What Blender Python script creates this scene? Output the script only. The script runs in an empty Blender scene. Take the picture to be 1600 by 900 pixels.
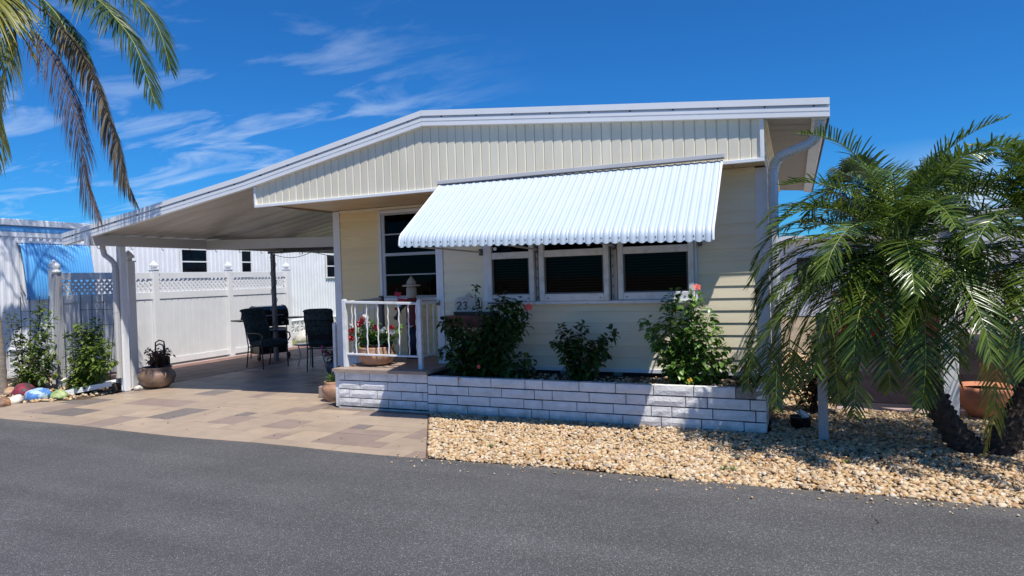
import bpy, math, random
import numpy as np
from mathutils import Matrix, Vector
R = random.Random(7)
sc = bpy.context.scene
COL = sc.collection
# ------------------------------------------------------------------ camera, sky, sun, exposure
H = 1.58
def _n(a): return a/np.linalg.norm(a)
FPX = 1039.0
Yc = _n(np.array([442., 30., -FPX])); X0 = -_n(np.array([-2440., -56., -FPX]))
Xc = _n(X0-Yc*(X0@Yc)); Zc = np.cross(Xc, Yc)
M = np.array([Xc, Yc, Zc])                    # world = M @ camera
cam_d = bpy.data.cameras.new('camera'); cam = bpy.data.objects.new('camera', cam_d); COL.objects.link(cam)
mw = Matrix([list(M[0])+[0], list(M[1])+[0], list(M[2])+[H], [0, 0, 0, 1]])
cam.matrix_world = mw
cam_d.sensor_width = 36; cam_d.lens = FPX/1600*36; cam_d.clip_end = 2000; cam_d.clip_start = .05
sc.camera = cam
SUN = Vector((.43, -.30, 1)).normalized()      # towards the sun
w = bpy.data.worlds.new('World'); sc.world = w; w.use_nodes = True
nt = w.node_tree; N = nt.nodes; L = nt.links
bg = N['Background']; bg.inputs[1].default_value = .100
sky = N.new('ShaderNodeTexSky'); sky.sky_type = 'NISHITA'; sky.sun_disc = False
sky.sun_elevation = math.asin(SUN.z); sky.sun_rotation = math.atan2(SUN.x, SUN.y)
sky.air_density = 1.0; sky.dust_density = .1; sky.ozone_density = 1.6; sky.altitude = 0
tc = N.new('ShaderNodeTexCoord')
sep = N.new('ShaderNodeSeparateXYZ'); L.new(tc.outputs['Generated'], sep.inputs[0])
def wm(op, a, b=None, clamp=False):
    n = N.new('ShaderNodeMath'); n.operation = op; n.use_clamp = clamp
    for i, v in enumerate((a, b)):
        if v is None: continue
        if isinstance(v, (int, float)): n.inputs[i].default_value = v
        else: L.new(v, n.inputs[i])
    return n.outputs[0]
zz = wm('ADD', wm('MAXIMUM', sep.outputs[2], .0), .10)
px = wm('DIVIDE', sep.outputs[0], zz); py = wm('DIVIDE', sep.outputs[1], zz)
cmb = N.new('ShaderNodeCombineXYZ'); L.new(px, cmb.inputs[0]); L.new(py, cmb.inputs[1])
mp = N.new('ShaderNodeMapping'); mp.inputs['Rotation'].default_value = (0, 0, math.radians(38)); mp.inputs['Scale'].default_value = (.75, 1.7, 1)
mp.inputs['Location'].default_value = (3.1, 1.2, 0)
L.new(cmb.outputs[0], mp.inputs[0])
nz = N.new('ShaderNodeTexNoise'); nz.inputs['Scale'].default_value = 1.9; nz.inputs['Detail'].default_value = 9; nz.inputs['Roughness'].default_value = .58
nz.inputs['Distortion'].default_value = .55; L.new(mp.outputs[0], nz.inputs['Vector'])
rp = N.new('ShaderNodeMapRange'); rp.inputs[1].default_value = .50; rp.inputs[2].default_value = .84; L.new(nz.outputs[0], rp.inputs[0])
# cirrus gathers low in the sky towards the left (-x) side, as in the photograph
az = N.new('ShaderNodeMapRange'); az.inputs[1].default_value = .30; az.inputs[2].default_value = .62; L.new(wm('MULTIPLY', sep.outputs[0], -1), az.inputs[0])
az.interpolation_type = 'SMOOTHSTEP'
lo = N.new('ShaderNodeMapRange'); lo.inputs[1].default_value = .43; lo.inputs[2].default_value = .22; L.new(sep.outputs[2], lo.inputs[0])
cm = wm('MULTIPLY', wm('MULTIPLY', rp.outputs[0], az.outputs[0]), wm('MULTIPLY', wm('ADD', lo.outputs[0], .04), .85), True)
# small cumulus on the right horizon
nz2 = N.new('ShaderNodeTexNoise'); nz2.inputs['Scale'].default_value = 9; nz2.inputs['Detail'].default_value = 6; L.new(tc.outputs['Generated'], nz2.inputs['Vector'])
rp2 = N.new('ShaderNodeMapRange'); rp2.inputs[1].default_value = .42; rp2.inputs[2].default_value = .60; L.new(nz2.outputs[0], rp2.inputs[0])
lo2 = N.new('ShaderNodeMapRange'); lo2.inputs[1].default_value = .16; lo2.inputs[2].default_value = .07; L.new(sep.outputs[2], lo2.inputs[0])
az2 = N.new('ShaderNodeMapRange'); az2.inputs[1].default_value = .05; az2.inputs[2].default_value = .22; L.new(sep.outputs[0], az2.inputs[0])
cm2 = wm('MULTIPLY', wm('MULTIPLY', rp2.outputs[0], lo2.outputs[0]), wm('MULTIPLY', az2.outputs[0], .9), True)
cma = wm('MAXIMUM', cm, cm2)
hs = N.new('ShaderNodeHueSaturation'); hs.inputs['Saturation'].default_value = 1.0; hs.inputs['Value'].default_value = 1.0
tint = N.new('ShaderNodeVectorMath'); tint.operation = 'MULTIPLY'; tint.inputs[1].default_value = (.135, .575, 1.10)
L.new(sky.outputs[0], tint.inputs[0]); L.new(tint.outputs[0], hs.inputs['Color'])
mx = N.new('ShaderNodeMixRGB'); L.new(cma, mx.inputs[0]); L.new(hs.outputs[0], mx.inputs[1]); mx.inputs[2].default_value = (6.0, 7.2, 8.8, 1)
L.new(mx.outputs[0], bg.inputs[0])
sd = bpy.data.lights.new('sun', 'SUN'); sd.energy = 4.8; sd.angle = math.radians(.53); sd.color = (1, .955, .88)
so = bpy.data.objects.new('sun', sd); COL.objects.link(so); so.rotation_euler = SUN.to_track_quat('Z', 'Y').to_euler(); so.location = (4, -3, 12)
sc.view_settings.view_transform = 'Standard'; sc.view_settings.look = 'None'; sc.view_settings.gamma = 1; sc.view_settings.exposure = .22
sc.render.resolution_x = 1024; sc.render.resolution_y = 576
# turns a pixel of a measured point into a point on a plane of the place (y, x or z constant)
def _w(u, v): return M@np.array([u-800., 450.-v, -FPX])
def aty(u, v, y): d = _w(u, v); return Vector(d*(y/d[1]))+Vector((0, 0, H))
def atx(u, v, x): d = _w(u, v); return Vector(d*(x/d[0]))+Vector((0, 0, H))
def atz(u, v, z=0): d = _w(u, v); return Vector(d*((z-H)/d[2]))+Vector((0, 0, H))
# ------------------------------------------------------------------ helpers
def V(*a): return Vector(a)
class MB:
    def __init__(s): s.v = []; s.f = []; s.m = []; s.smooth = []
    def add(s, vs, fs, mi=0, sm=False):
        o = len(s.v); s.v += [tuple(p) for p in vs]
        for f in fs: s.f.append(tuple(i+o for i in f)); s.m.append(mi); s.smooth.append(sm)
        return s
    def box(s, x0, x1, y0, y1, z0, z1, b=0, mi=0):
        return s.obox(((x0+x1)/2, (y0+y1)/2, (z0+z1)/2), (x1-x0, y1-y0, z1-z0), None, b, mi)
    def obox(s, c, d, rot=None, b=0, mi=0, jit=0):
        hx, hy, hz = d[0]/2, d[1]/2, d[2]/2; c = Vector(c)
        if b <= 0:
            vs = [V(x*hx, y*hy, z*hz) for x in (-1, 1) for y in (-1, 1) for z in (-1, 1)]
            fs = [(0, 1, 3, 2), (4, 6, 7, 5), (0, 4, 5, 1), (2, 3, 7, 6), (0, 2, 6, 4), (1, 5, 7, 3)]
        else:
            vs = []; idx = {}
            for sx in (-1, 1):
                for sy in (-1, 1):
                    for sz in (-1, 1):
                        for a in range(3):
                            p = [sx*(hx-b), sy*(hy-b), sz*(hz-b)]; q = [sx*hx, sy*hy, sz*hz]; p[a] = q[a]
                            idx[(sx, sy, sz, a)] = len(vs); vs.append(Vector(p))
            fs = []
            for a in range(3):
                o1, o2 = [(1, 2), (2, 0), (0, 1)][a]
                for sg in (-1, 1):
                    q = []
                    for s1, s2 in ((-1, -1), (1, -1), (1, 1), (-1, 1)):
                        k = [0, 0, 0]; k[a] = sg; k[o1] = s1; k[o2] = s2; q.append(idx[(*k, a)])
                    fs.append(tuple(q if sg > 0 else q[::-1]))
                for s1 in (-1, 1):
                    for s2 in (-1, 1):
                        k0 = [0, 0, 0]; k1 = [0, 0, 0]; k0[a] = -1; k1[a] = 1
                        for k in (k0, k1): k[o1] = s1; k[o2] = s2
                        q = [idx[(*k0, o1)], idx[(*k1, o1)], idx[(*k1, o2)], idx[(*k0, o2)]]
                        fs.append(tuple(q if s1*s2 < 0 else q[::-1]))
            for sx in (-1, 1):
                for sy in (-1, 1):
                    for sz in (-1, 1):
                        q = [idx[(sx, sy, sz, a)] for a in range(3)]
                        fs.append(tuple(q if sx*sy*sz > 0 else q[::-1]))
        if jit: vs = [p+V(R.uniform(-jit, jit), R.uniform(-jit, jit), R.uniform(-jit, jit)) for p in vs]
        if rot is not None: vs = [rot@p for p in vs]
        return s.add([p+c for p in vs], fs, mi)
    def tube(s, pts, rad, n=8, mi=0, cap=True, sm=True, flat=None):
        pts = [Vector(p) for p in pts]
        if not isinstance(rad, (list, tuple)): rad = [rad]*len(pts)
        rings = []; prev = None
        for i, p in enumerate(pts):
            t = (pts[min(i+1, len(pts)-1)]-pts[max(i-1, 0)]).normalized()
            if prev is None: a = t.cross(V(0, 0, 1) if abs(t.z) < .95 else V(1, 0, 0)).normalized()
            else:
                a = prev-t*prev.dot(t)
                a = a.normalized() if a.length > 1e-6 else prev
            prev = a; b = t.cross(a)
            fx, fy = flat if flat else (1, 1)
            rings.append([p+(a*math.cos(2*math.pi*k/n+math.pi/n)*fx+b*math.sin(2*math.pi*k/n+math.pi/n)*fy)*rad[i] for k in range(n)])
        vs = [q for r in rings for q in r]; fs = []
        for i in range(len(pts)-1):
            for k in range(n):
                k2 = (k+1) % n; fs.append((i*n+k, i*n+k2, (i+1)*n+k2, (i+1)*n+k))
        s.add(vs, fs, mi, sm)
        if cap:
            s.add(rings[0], [tuple(range(n))[::-1]], mi); s.add(rings[-1], [tuple(range(n))], mi)
        return s
    def lathe(s, prof, c=(0, 0, 0), n=24, mi=0, sm=True, rot=None, wob=0):
        c = Vector(c); vs = []
        for r, z in prof:
            for k in range(n):
                a = 2*math.pi*k/n+(math.pi/n if n <= 6 else 0); rr = r*(1+wob*math.sin(3*a+z*9))
                p = V(rr*math.cos(a), rr*math.sin(a), z)
                if rot is not None: p = rot@p
                vs.append(p+c)
        fs = []
        for i in range(len(prof)-1):
            for k in range(n):
                k2 = (k+1) % n; fs.append((i*n+k, i*n+k2, (i+1)*n+k2, (i+1)*n+k))
        if prof[0][0] > 1e-4: fs.append(tuple(range(n))[::-1])
        if prof[-1][0] > 1e-4: fs.append(tuple((len(prof)-1)*n+k for k in range(n)))
        return s.add(vs, fs, mi, sm)
    def prism(s, poly, vec, mi=0):
        """poly: list of 3-D points, extruded by vec"""
        n = len(poly); poly = [Vector(p) for p in poly]; vec = Vector(vec)
        nn = (poly[1]-poly[0]).cross(poly[2]-poly[1])
        vs = poly+[p+vec for p in poly]
        fs = [tuple(range(n))[::-1], tuple(range(n, 2*n))]+[(i, (i+1) % n, n+(i+1) % n, n+i) for i in range(n)]
        if nn.dot(vec) < 0: fs = [f[::-1] for f in fs]
        return s.add(vs, fs, mi)
    def build(s, name, mat, parent=None, kind=None, **props):
        base = worldloc(parent) if parent is not None else V(0, 0, 0)
        me = bpy.data.meshes.new(name)
        me.from_pydata([(p[0]-base[0], p[1]-base[1], p[2]-base[2]) for p in s.v], [], s.f)
        mats = mat if isinstance(mat, (list, tuple)) else [mat]
        for m in mats: me.materials.append(m)
        me.polygons.foreach_set('material_index', s.m); me.polygons.foreach_set('use_smooth', s.smooth)
        me.update()
        o = bpy.data.objects.new(name, me); COL.objects.link(o)
        if parent is not None: o.parent = parent
        if kind: o['kind'] = kind
        for k, v_ in props.items(): o[k] = v_
        return o
WL = {}
def worldloc(o):
    return WL.get(o.name, V(0, 0, 0))
def keep(o, parent):      # sub-part origins follow their part
    WL[o.name] = worldloc(parent); return o
_b = MB.build
def _build(s, name, mat, parent=None, kind=None, **props):
    o = _b(s, name, mat, parent, kind, **props)
    WL[o.name] = worldloc(parent) if parent is not None else V(0, 0, 0)
    return o
MB.build = _build
def thing(name, label, cat, loc=(0, 0, 0), group=None):
    o = bpy.data.objects.new(name, None); COL.objects.link(o); o.location = loc; o.empty_display_size = .1
    o['label'] = label; o['category'] = cat
    if group: o['group'] = group
    WL[o.name] = Vector(loc); return o
def struct(o): o['kind'] = 'structure'; return o
def tag(o, label, cat, group=None):
    o['label'] = label; o['category'] = cat
    if group: o['group'] = group
    return o
def box1(name, mat, parent, *a, b=.003, **k): return MB().box(*a, b=b).build(name, mat, parent, **k)
# ------------------------------------------------------------------ materials
def newmat(name):
    m = bpy.data.materials.new(name); m.use_nodes = True; return m, m.node_tree.nodes, m.node_tree.links, m.node_tree.nodes['Principled BSDF']
def mat(name, col, rough=.5, var=.12, scale=6, bump=0, bscale=60, metal=0, dirt=None, dscale=1.5, damt=.3, rnd=0, spec=.5, stretch=(1, 1, 1), coat=0, trans=0, sharp=False):
    m, n, l, p = newmat(name)
    g = n.new('ShaderNodeNewGeometry'); mpg = n.new('ShaderNodeMapping'); mpg.inputs['Scale'].default_value = stretch; l.new(g.outputs['Position'], mpg.inputs[0])
    t = n.new('ShaderNodeTexNoise'); t.inputs['Scale'].default_value = scale; t.inputs['Detail'].default_value = 5; l.new(mpg.outputs[0], t.inputs['Vector'])
    r = n.new('ShaderNodeMapRange'); r.inputs[1].default_value = .3; r.inputs[2].default_value = .7; r.inputs[3].default_value = 1-var; r.inputs[4].default_value = 1+var; l.new(t.outputs[0], r.inputs[0])
    val = r.outputs[0]
    if rnd:
        oi = n.new('ShaderNodeObjectInfo'); r2 = n.new('ShaderNodeMapRange'); r2.inputs[3].default_value = 1-rnd; r2.inputs[4].default_value = 1+rnd; l.new(oi.outputs['Random'], r2.inputs[0])
        mm = n.new('ShaderNodeMath'); mm.operation = 'MULTIPLY'; l.new(val, mm.inputs[0]); l.new(r2.outputs[0], mm.inputs[1]); val = mm.outputs[0]
    vm = n.new('ShaderNodeVectorMath'); vm.operation = 'SCALE'; vm.inputs[0].default_value = col[:3]; l.new(val, vm.inputs['Scale'])
    out = vm.outputs[0]
    if dirt:
        t2 = n.new('ShaderNodeTexNoise'); t2.inputs['Scale'].default_value = dscale; t2.inputs['Detail'].default_value = 8; t2.inputs['Roughness'].default_value = .65; l.new(mpg.outputs[0], t2.inputs['Vector'])
        r3 = n.new('ShaderNodeMapRange'); r3.inputs[1].default_value = .48; r3.inputs[2].default_value = .54 if sharp else .72; r3.inputs[4].default_value = damt; l.new(t2.outputs[0], r3.inputs[0])
        mxx = n.new('ShaderNodeMixRGB'); l.new(r3.outputs[0], mxx.inputs[0]); l.new(out, mxx.inputs[1]); mxx.inputs[2].default_value = (*dirt, 1); out = mxx.outputs[0]
    l.new(out, p.inputs['Base Color'])
    p.inputs['Roughness'].default_value = rough; p.inputs['Metallic'].default_value = metal; p.inputs['Specular IOR Level'].default_value = spec; p.inputs['Coat Weight'].default_value = coat
    if bump:
        t4 = n.new('ShaderNodeTexNoise'); t4.inputs['Scale'].default_value = bscale; t4.inputs['Detail'].default_value = 4; l.new(mpg.outputs[0], t4.inputs['Vector'])
        bb = n.new('ShaderNodeBump'); bb.inputs['Strength'].default_value = bump; bb.inputs['Distance'].default_value = .01; l.new(t4.outputs[0], bb.inputs['Height']); l.new(bb.outputs[0], p.inputs['Normal'])
    if trans:
        tr = n.new('ShaderNodeBsdfTranslucent'); l.new(out, tr.inputs[0]); ms = n.new('ShaderNodeMixShader'); ms.inputs[0].default_value = trans
        l.new(p.outputs[0], ms.inputs[1]); l.new(tr.outputs[0], ms.inputs[2]); l.new(ms.outputs[0], n['Material Output'].inputs[0])
    return m
WHITE = mat('white_aluminium', (.80, .81, .82), .38, .04, 3, dirt=(.42, .40, .36), dscale=3, damt=.22)
AWN = mat('pale_blue_white_enamel', (.50, .575, .64), .45, .03, 3, dirt=(.45, .52, .58), dscale=2, damt=.2)
VINYLW = mat('white_vinyl', (.80, .80, .79), .4, .03, 4, dirt=(.5, .48, .42), dscale=1.2, damt=.15)
ROOFW = mat('white_roof_metal', (.75, .76, .77), .45, .06, 2, dirt=(.35, .33, .30), dscale=1, damt=.25)
TRIM = mat('white_trim', (.72, .74, .78), .42, .04, 5, dirt=(.4, .38, .34), dscale=2, damt=.2)
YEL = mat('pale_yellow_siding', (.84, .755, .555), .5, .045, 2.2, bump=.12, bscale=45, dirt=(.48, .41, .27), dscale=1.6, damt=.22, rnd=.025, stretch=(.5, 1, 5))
YELR = mat('bounce_warmed_yellow_siding', (.82, .66, .37), .5, .045, 2.2, bump=.12, bscale=45, dirt=(.60, .42, .18), dscale=1.6, damt=.3, rnd=.04, stretch=(.5, 1, 5))  # recess boards: warm floor bounce put into a more saturated yellow
CREAM = mat('cream_gable_siding', (.76, .70, .55), .5, .045, 2.5, bump=.1, bscale=45, dirt=(.48, .43, .31), dscale=1.6, damt=.2, rnd=.03, stretch=(3, 3, .7))
PORC = mat('bounce_tanned_porch_ceiling', (.62, .47, .30), .45, .08, 3, dirt=(.42, .27, .15), dscale=1.6, damt=.5, stretch=(.6, 3, 1))  # warm tan carries the light bounced up onto the porch ceiling
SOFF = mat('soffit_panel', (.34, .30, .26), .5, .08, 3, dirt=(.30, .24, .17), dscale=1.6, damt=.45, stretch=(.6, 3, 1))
CEIL = mat('carport_ceiling', (.56, .54, .52), .42, .1, 2, dirt=(.28, .25, .22), dscale=.8, damt=.6, stretch=(.5, 3.5, 1), metal=0)
BEAM = mat('grey_white_beam', (.55, .54, .53), .45, .06, 3, dirt=(.3, .28, .25), damt=.3)
DARKM = mat('dark_painted_metal', (.085, .085, .095), .45, .15, 8)
BLACK = mat('black_metal', (.012, .012, .014), .35, .2, 10)
BLACKP = mat('black_enamel', (.02, .02, .024), .22, .15, 4, coat=.4)
DARKIN = mat('dark_interior', (.02, .02, .02), .9)
BLIND = mat('window_blind', (.42, .42, .44), .6, .1, 9)
CURT = mat('dark_curtain', (.07, .062, .052), .9, .25, 14, stretch=(5, 1, .3))
BRICKW = mat('white_painted_block', (.80, .785, .765), .75, .07, 9, bump=.55, bscale=38, dirt=(.36, .34, .31), dscale=7, damt=.35, rnd=.04)
BRICKD = mat('weathered_bare_block', (.30, .28, .25), .9, .25, 16, bump=.6, bscale=60, dirt=(.12, .11, .1), dscale=12, damt=.7)
def zdirt(m, z0, z1, col, amt):
    n, l = m.node_tree.nodes, m.node_tree.links; p = n['Principled BSDF']; src = p.inputs['Base Color'].links[0].from_socket
    g = n.new('ShaderNodeNewGeometry'); sp = n.new('ShaderNodeSeparateXYZ'); l.new(g.outputs['Position'], sp.inputs[0])
    t = n.new('ShaderNodeTexNoise'); t.inputs['Scale'].default_value = 9; t.inputs['Detail'].default_value = 7; l.new(g.outputs['Position'], t.inputs['Vector'])
    a = n.new('ShaderNodeMath'); a.operation = 'MULTIPLY_ADD'; l.new(t.outputs[0], a.inputs[0]); a.inputs[1].default_value = .22; l.new(sp.outputs[2], a.inputs[2])
    r = n.new('ShaderNodeMapRange'); r.inputs[1].default_value = z1+.11; r.inputs[2].default_value = z0+.11; r.inputs[4].default_value = amt; l.new(a.outputs[0], r.inputs[0])
    mx_ = n.new('ShaderNodeMixRGB'); l.new(r.outputs[0], mx_.inputs[0]); l.new(src, mx_.inputs[1]); mx_.inputs[2].default_value = (*col, 1); l.new(mx_.outputs[0], p.inputs['Base Color'])
zdirt(BRICKW, -.02, .12, (.30, .25, .19), .6)
MORT = mat('dark_mortar', (.045, .043, .045), .95, .3, 20, bump=.6, bscale=80)
CAPB = mat('brown_porch_slab', (.34, .26, .21), .7, .12, 10, bump=.2, bscale=60, dirt=(.22, .17, .13), damt=.4)
SOIL = mat('garden_soil', (.06, .045, .033), 1, .5, 30, bump=1, bscale=60)
TERRA = mat('terracotta', (.42, .23, .14), .75, .13, 10, bump=.25, bscale=30, dirt=(.52, .38, .27), dscale=5, damt=.5)
TERRAG = mat('glazed_brown_pot', (.20, .125, .085), .38, .3, 8, bump=.15, bscale=25, dirt=(.40, .30, .22), dscale=5, damt=.5)
TERRAR = mat('red_terracotta', (.50, .19, .10), .7, .15, 9, dirt=(.35, .16, .1), dscale=5, damt=.4)
RAILW = mat('chipped_white_rail', (.72, .74, .76), .45, .05, 6, dirt=(.28, .25, .22), dscale=9, damt=.45)
GREYP = mat('grey_fluted_metal', (.40, .40, .41), .45, .08, 5, stretch=(1, 1, .2))
BARK = mat('dark_fibrous_bark', (.05, .036, .026), .95, .5, 18, bump=1, bscale=45)
BARKL = mat('grey_palm_bark', (.26, .22, .18), .9, .2, 8, bump=.6, bscale=25, stretch=(1, 1, 4))
STEM = mat('brown_green_stem', (.09, .065, .04), .8, .3, 15)
PETR = mat('red_petal', (.62, .035, .05), .5, .15, 20, trans=.3)
PETC = mat('coral_petal', (.75, .12, .10), .5, .15, 20, trans=.3)
PETW = mat('white_petal', (.82, .80, .78), .5, .05, 20, trans=.3)
PETM = mat('magenta_petal', (.45, .02, .16), .5, .2, 20, trans=.2)
CUSH = mat('dark_green_patterned_cushion', (.022, .034, .036), .85, .85, 26, dirt=(.075, .10, .10), dscale=22, damt=.8)
REDWOOD = mat('reddish_wood', (.20, .055, .032), .7, .3, 10, stretch=(.4, 3, 3))
BLUEM = mat('blue_enamelled_metal', (.10, .38, .74), .4, .08, 3, dirt=(.3, .5, .74), dscale=2, damt=.3)
NWHITE = mat('neighbour_white_metal', (.78, .79, .81), .5, .05, 3, dirt=(.45, .46, .5), dscale=1.2, damt=.3)
GREYR = mat('grey_underside', (.30, .30, .31), .6, .1)
CARRED = mat('red_car_paint', (.50, .02, .02), .25, .05, 3, coat=.8)
STONEW = mat('white_limestone', (.60, .57, .50), .9, .25, 10, bump=.8, bscale=20, dirt=(.3, .27, .22), damt=.5)
def stone_paint(name, c1, c2):
    return mat(name, tuple(x*.8 for x in c1), .6, .35, 9, bump=.5, bscale=22, dirt=c2, dscale=7.5, damt=1.0, sharp=True)
def glassmat(name, tint=.35, edge=.5):
    m, n, l, p = newmat(name); n.remove(p)
    tr = n.new('ShaderNodeBsdfTransparent'); tr.inputs[0].default_value = (tint, tint, tint*1.03, 1)
    gl = n.new('ShaderNodeBsdfGlossy'); gl.inputs['Roughness'].default_value = .03
    tx = n.new('ShaderNodeTexNoise'); tx.inputs['Scale'].default_value = 1.3; bb = n.new('ShaderNodeBump'); bb.inputs['Strength'].default_value = .05
    l.new(tx.outputs[0], bb.inputs['Height']); l.new(bb.outputs[0], gl.inputs['Normal'])
    fr = n.new('ShaderNodeFresnel'); fr.inputs[0].default_value = 1.17; ms = n.new('ShaderNodeMixShader')
    l.new(fr.outputs[0], ms.inputs[0]); l.new(tr.outputs[0], ms.inputs[1]); l.new(gl.outputs[0], ms.inputs[2]); l.new(ms.outputs[0], n['Material Output'].inputs[0]); return m
GLASS = glassmat('window_glass', .34)
GLASS2 = glassmat('neighbour_glass', .6)
def leafmat(name, c1, c2, rough=.38, trans=.25, var='attr'):
    """colour varies from leaf to leaf through a per-leaf attribute"""
    m, n, l, p = newmat(name)
    a = n.new('ShaderNodeAttribute'); a.attribute_name = 'leafvar'
    mixc = n.new('ShaderNodeMixRGB'); l.new(a.outputs['Fac'], mixc.inputs[0]); mixc.inputs[1].default_value = (*c1, 1); mixc.inputs[2].default_value = (*c2, 1)
    l.new(mixc.outputs[0], p.inputs['Base Color']); p.inputs['Roughness'].default_value = rough
    tr = n.new('ShaderNodeBsdfTranslucent'); l.new(mixc.outputs[0], tr.inputs[0]); ms = n.new('ShaderNodeMixShader'); ms.inputs[0].default_value = trans
    l.new(p.outputs[0], ms.inputs[1]); l.new(tr.outputs[0], ms.inputs[2]); l.new(ms.outputs[0], n['Material Output'].inputs[0]); return m
PALMG = leafmat('date_palm_leaflet', (.026, .062, .010), (.155, .225, .028), .25, .3)
PALMY = leafmat('yellowing_palm_leaflet', (.14, .17, .02), (.34, .30, .04), .4, .35)
PALMD = leafmat('queen_palm_leaflet', (.018, .045, .012), (.08, .12, .025), .4, .3)
PALMDEAD = leafmat('dead_palm_leaflet', (.030, .020, .022), (.11, .07, .06), .8, .12)
PALMDRY = leafmat('dry_brown_palm_leaflet', (.05, .04, .02), (.20, .15, .09), .7, .2)
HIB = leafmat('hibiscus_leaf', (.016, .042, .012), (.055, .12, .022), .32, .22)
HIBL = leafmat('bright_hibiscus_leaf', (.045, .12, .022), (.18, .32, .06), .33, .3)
BUSHL = leafmat('yellow_green_leaf', (.025, .07, .014), (.20, .27, .03), .45, .35)
BROWNL = leafmat('reddish_brown_leaf', (.05, .035, .02), (.16, .09, .04), .5, .2)
FARL = leafmat('far_palm_leaf', (.035, .06, .02), (.10, .13, .05), .5, .2)
RACH = mat('green_frond_stalk', (.20, .25, .05), .45, .2, 10)
RACHD = mat('brown_frond_stalk', (.10, .07, .05), .8, .3, 10)
# --- ground materials
def asphalt():
    m, n, l, p = newmat('asphalt'); g = n.new('ShaderNodeNewGeometry')
    v = n.new('ShaderNodeTexVoronoi'); v.inputs['Scale'].default_value = 210; l.new(g.outputs['Position'], v.inputs['Vector'])
    r = n.new('ShaderNodeValToRGB'); e = r.color_ramp.elements; e[0].position = .0; e[0].color = (.052, .051, .052, 1); e[1].position = 1; e[1].color = (.27, .26, .25, 1)
    x = e.new(.55); x.color = (.072, .070, .071, 1); x = e.new(.90); x.color = (.112, .109, .110, 1)
    sp = n.new('ShaderNodeSeparateColor'); l.new(v.outputs['Color'], sp.inputs[0]); l.new(sp.outputs[0], r.inputs[0])
    t = n.new('ShaderNodeTexNoise'); t.inputs['Scale'].default_value = .8; t.inputs['Detail'].default_value = 7; l.new(g.outputs['Position'], t.inputs['Vector'])
    rr = n.new('ShaderNodeMapRange'); rr.inputs[1].default_value = .3; rr.inputs[2].default_value = .7; rr.inputs[3].default_value = .84; rr.inputs[4].default_value = 1.18; l.new(t.outputs[0], rr.inputs[0])
    vm = n.new('ShaderNodeVectorMath'); vm.operation = 'SCALE'; l.new(r.outputs[0], vm.inputs[0]); l.new(rr.outputs[0], vm.inputs['Scale']); l.new(vm.outputs[0], p.inputs['Base Color'])
    p.inputs['Roughness'].default_value = .85
    mp2 = n.new('ShaderNodeMapping'); mp2.inputs['Scale'].default_value = (.25, 1.6, 1); l.new(g.outputs['Position'], mp2.inputs[0])
    t5 = n.new('ShaderNodeTexNoise'); t5.inputs['Scale'].default_value = 1.6; t5.inputs['Detail'].default_value = 6; l.new(mp2.outputs[0], t5.inputs['Vector'])
    r5 = n.new('ShaderNodeMapRange'); r5.inputs[1].default_value = .35; r5.inputs[2].default_value = .65; r5.inputs[3].default_value = .88; r5.inputs[4].default_value = 1.12; l.new(t5.outputs[0], r5.inputs[0])
    vm2 = n.new('ShaderNodeVectorMath'); vm2.operation = 'SCALE'; l.new(vm.outputs[0], vm2.inputs[0]); l.new(r5.outputs[0], vm2.inputs['Scale'])
    sp2_ = n.new('ShaderNodeSeparateXYZ'); l.new(g.outputs['Position'], sp2_.inputs[0]); t6 = n.new('ShaderNodeTexNoise'); t6.inputs['Scale'].default_value = 14; t6.inputs['Detail'].default_value = 8; l.new(g.outputs['Position'], t6.inputs['Vector'])
    a6 = n.new('ShaderNodeMath'); a6.operation = 'MULTIPLY_ADD'; l.new(t6.outputs[0], a6.inputs[0]); a6.inputs[1].default_value = .5; l.new(sp2_.outputs[1], a6.inputs[2])
    r6 = n.new('ShaderNodeMapRange'); r6.inputs[1].default_value = 5.2; r6.inputs[2].default_value = 5.45; r6.inputs[4].default_value = .5; l.new(a6.outputs[0], r6.inputs[0])
    m6 = n.new('ShaderNodeMixRGB'); l.new(r6.outputs[0], m6.inputs[0]); l.new(vm2.outputs[0], m6.inputs[1]); m6.inputs[2].default_value = (.20, .16, .115, 1); l.new(m6.outputs[0], p.inputs['Base Color'])
    b = n.new('ShaderNodeBump'); b.inputs['Strength'].default_value = .4; b.inputs['Distance'].default_value = .004; l.new(v.outputs['Distance'], b.inputs['Height']); b.invert = True
    l.new(b.outputs[0], p.inputs['Normal']); return m
ASPH = asphalt()
TILE = [mat('stamped_tile_%s' % nme, c, .5, .10, 5, bump=.2, bscale=35, dirt=d, dscale=3.2, damt=.45, rnd=.05) for nme, c, d in
        (('beige', (.37, .285, .21), (.45, .34, .235)), ('sand', (.42, .32, .23), (.34, .265, .20)), ('grey', (.18, .15, .135), (.27, .215, .18)), ('rose', (.275, .205, .17), (.34, .26, .205)))]
GROUT = mat('sandy_grout', (.19, .145, .105), .9, .2, 15)
PAVER = mat('reddish_brown_paver', (.20, .105, .08), .6, .2, 8, bump=.3, bscale=30, dirt=(.13, .08, .065), damt=.5, rnd=.2)
PINK = mat('pink_concrete', (.40, .29, .27), .8, .1, 3, dirt=(.3, .23, .2), damt=.4)
EARTH = mat('sandy_earth', (.27, .20, .13), .95, .3, 6, bump=.8, bscale=25, dirt=(.10, .11, .04), dscale=.4, damt=.8)
GRAVB = mat('gravel_base', (.10, .065, .038), .95, .4, 40, bump=1, bscale=40)
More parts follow.
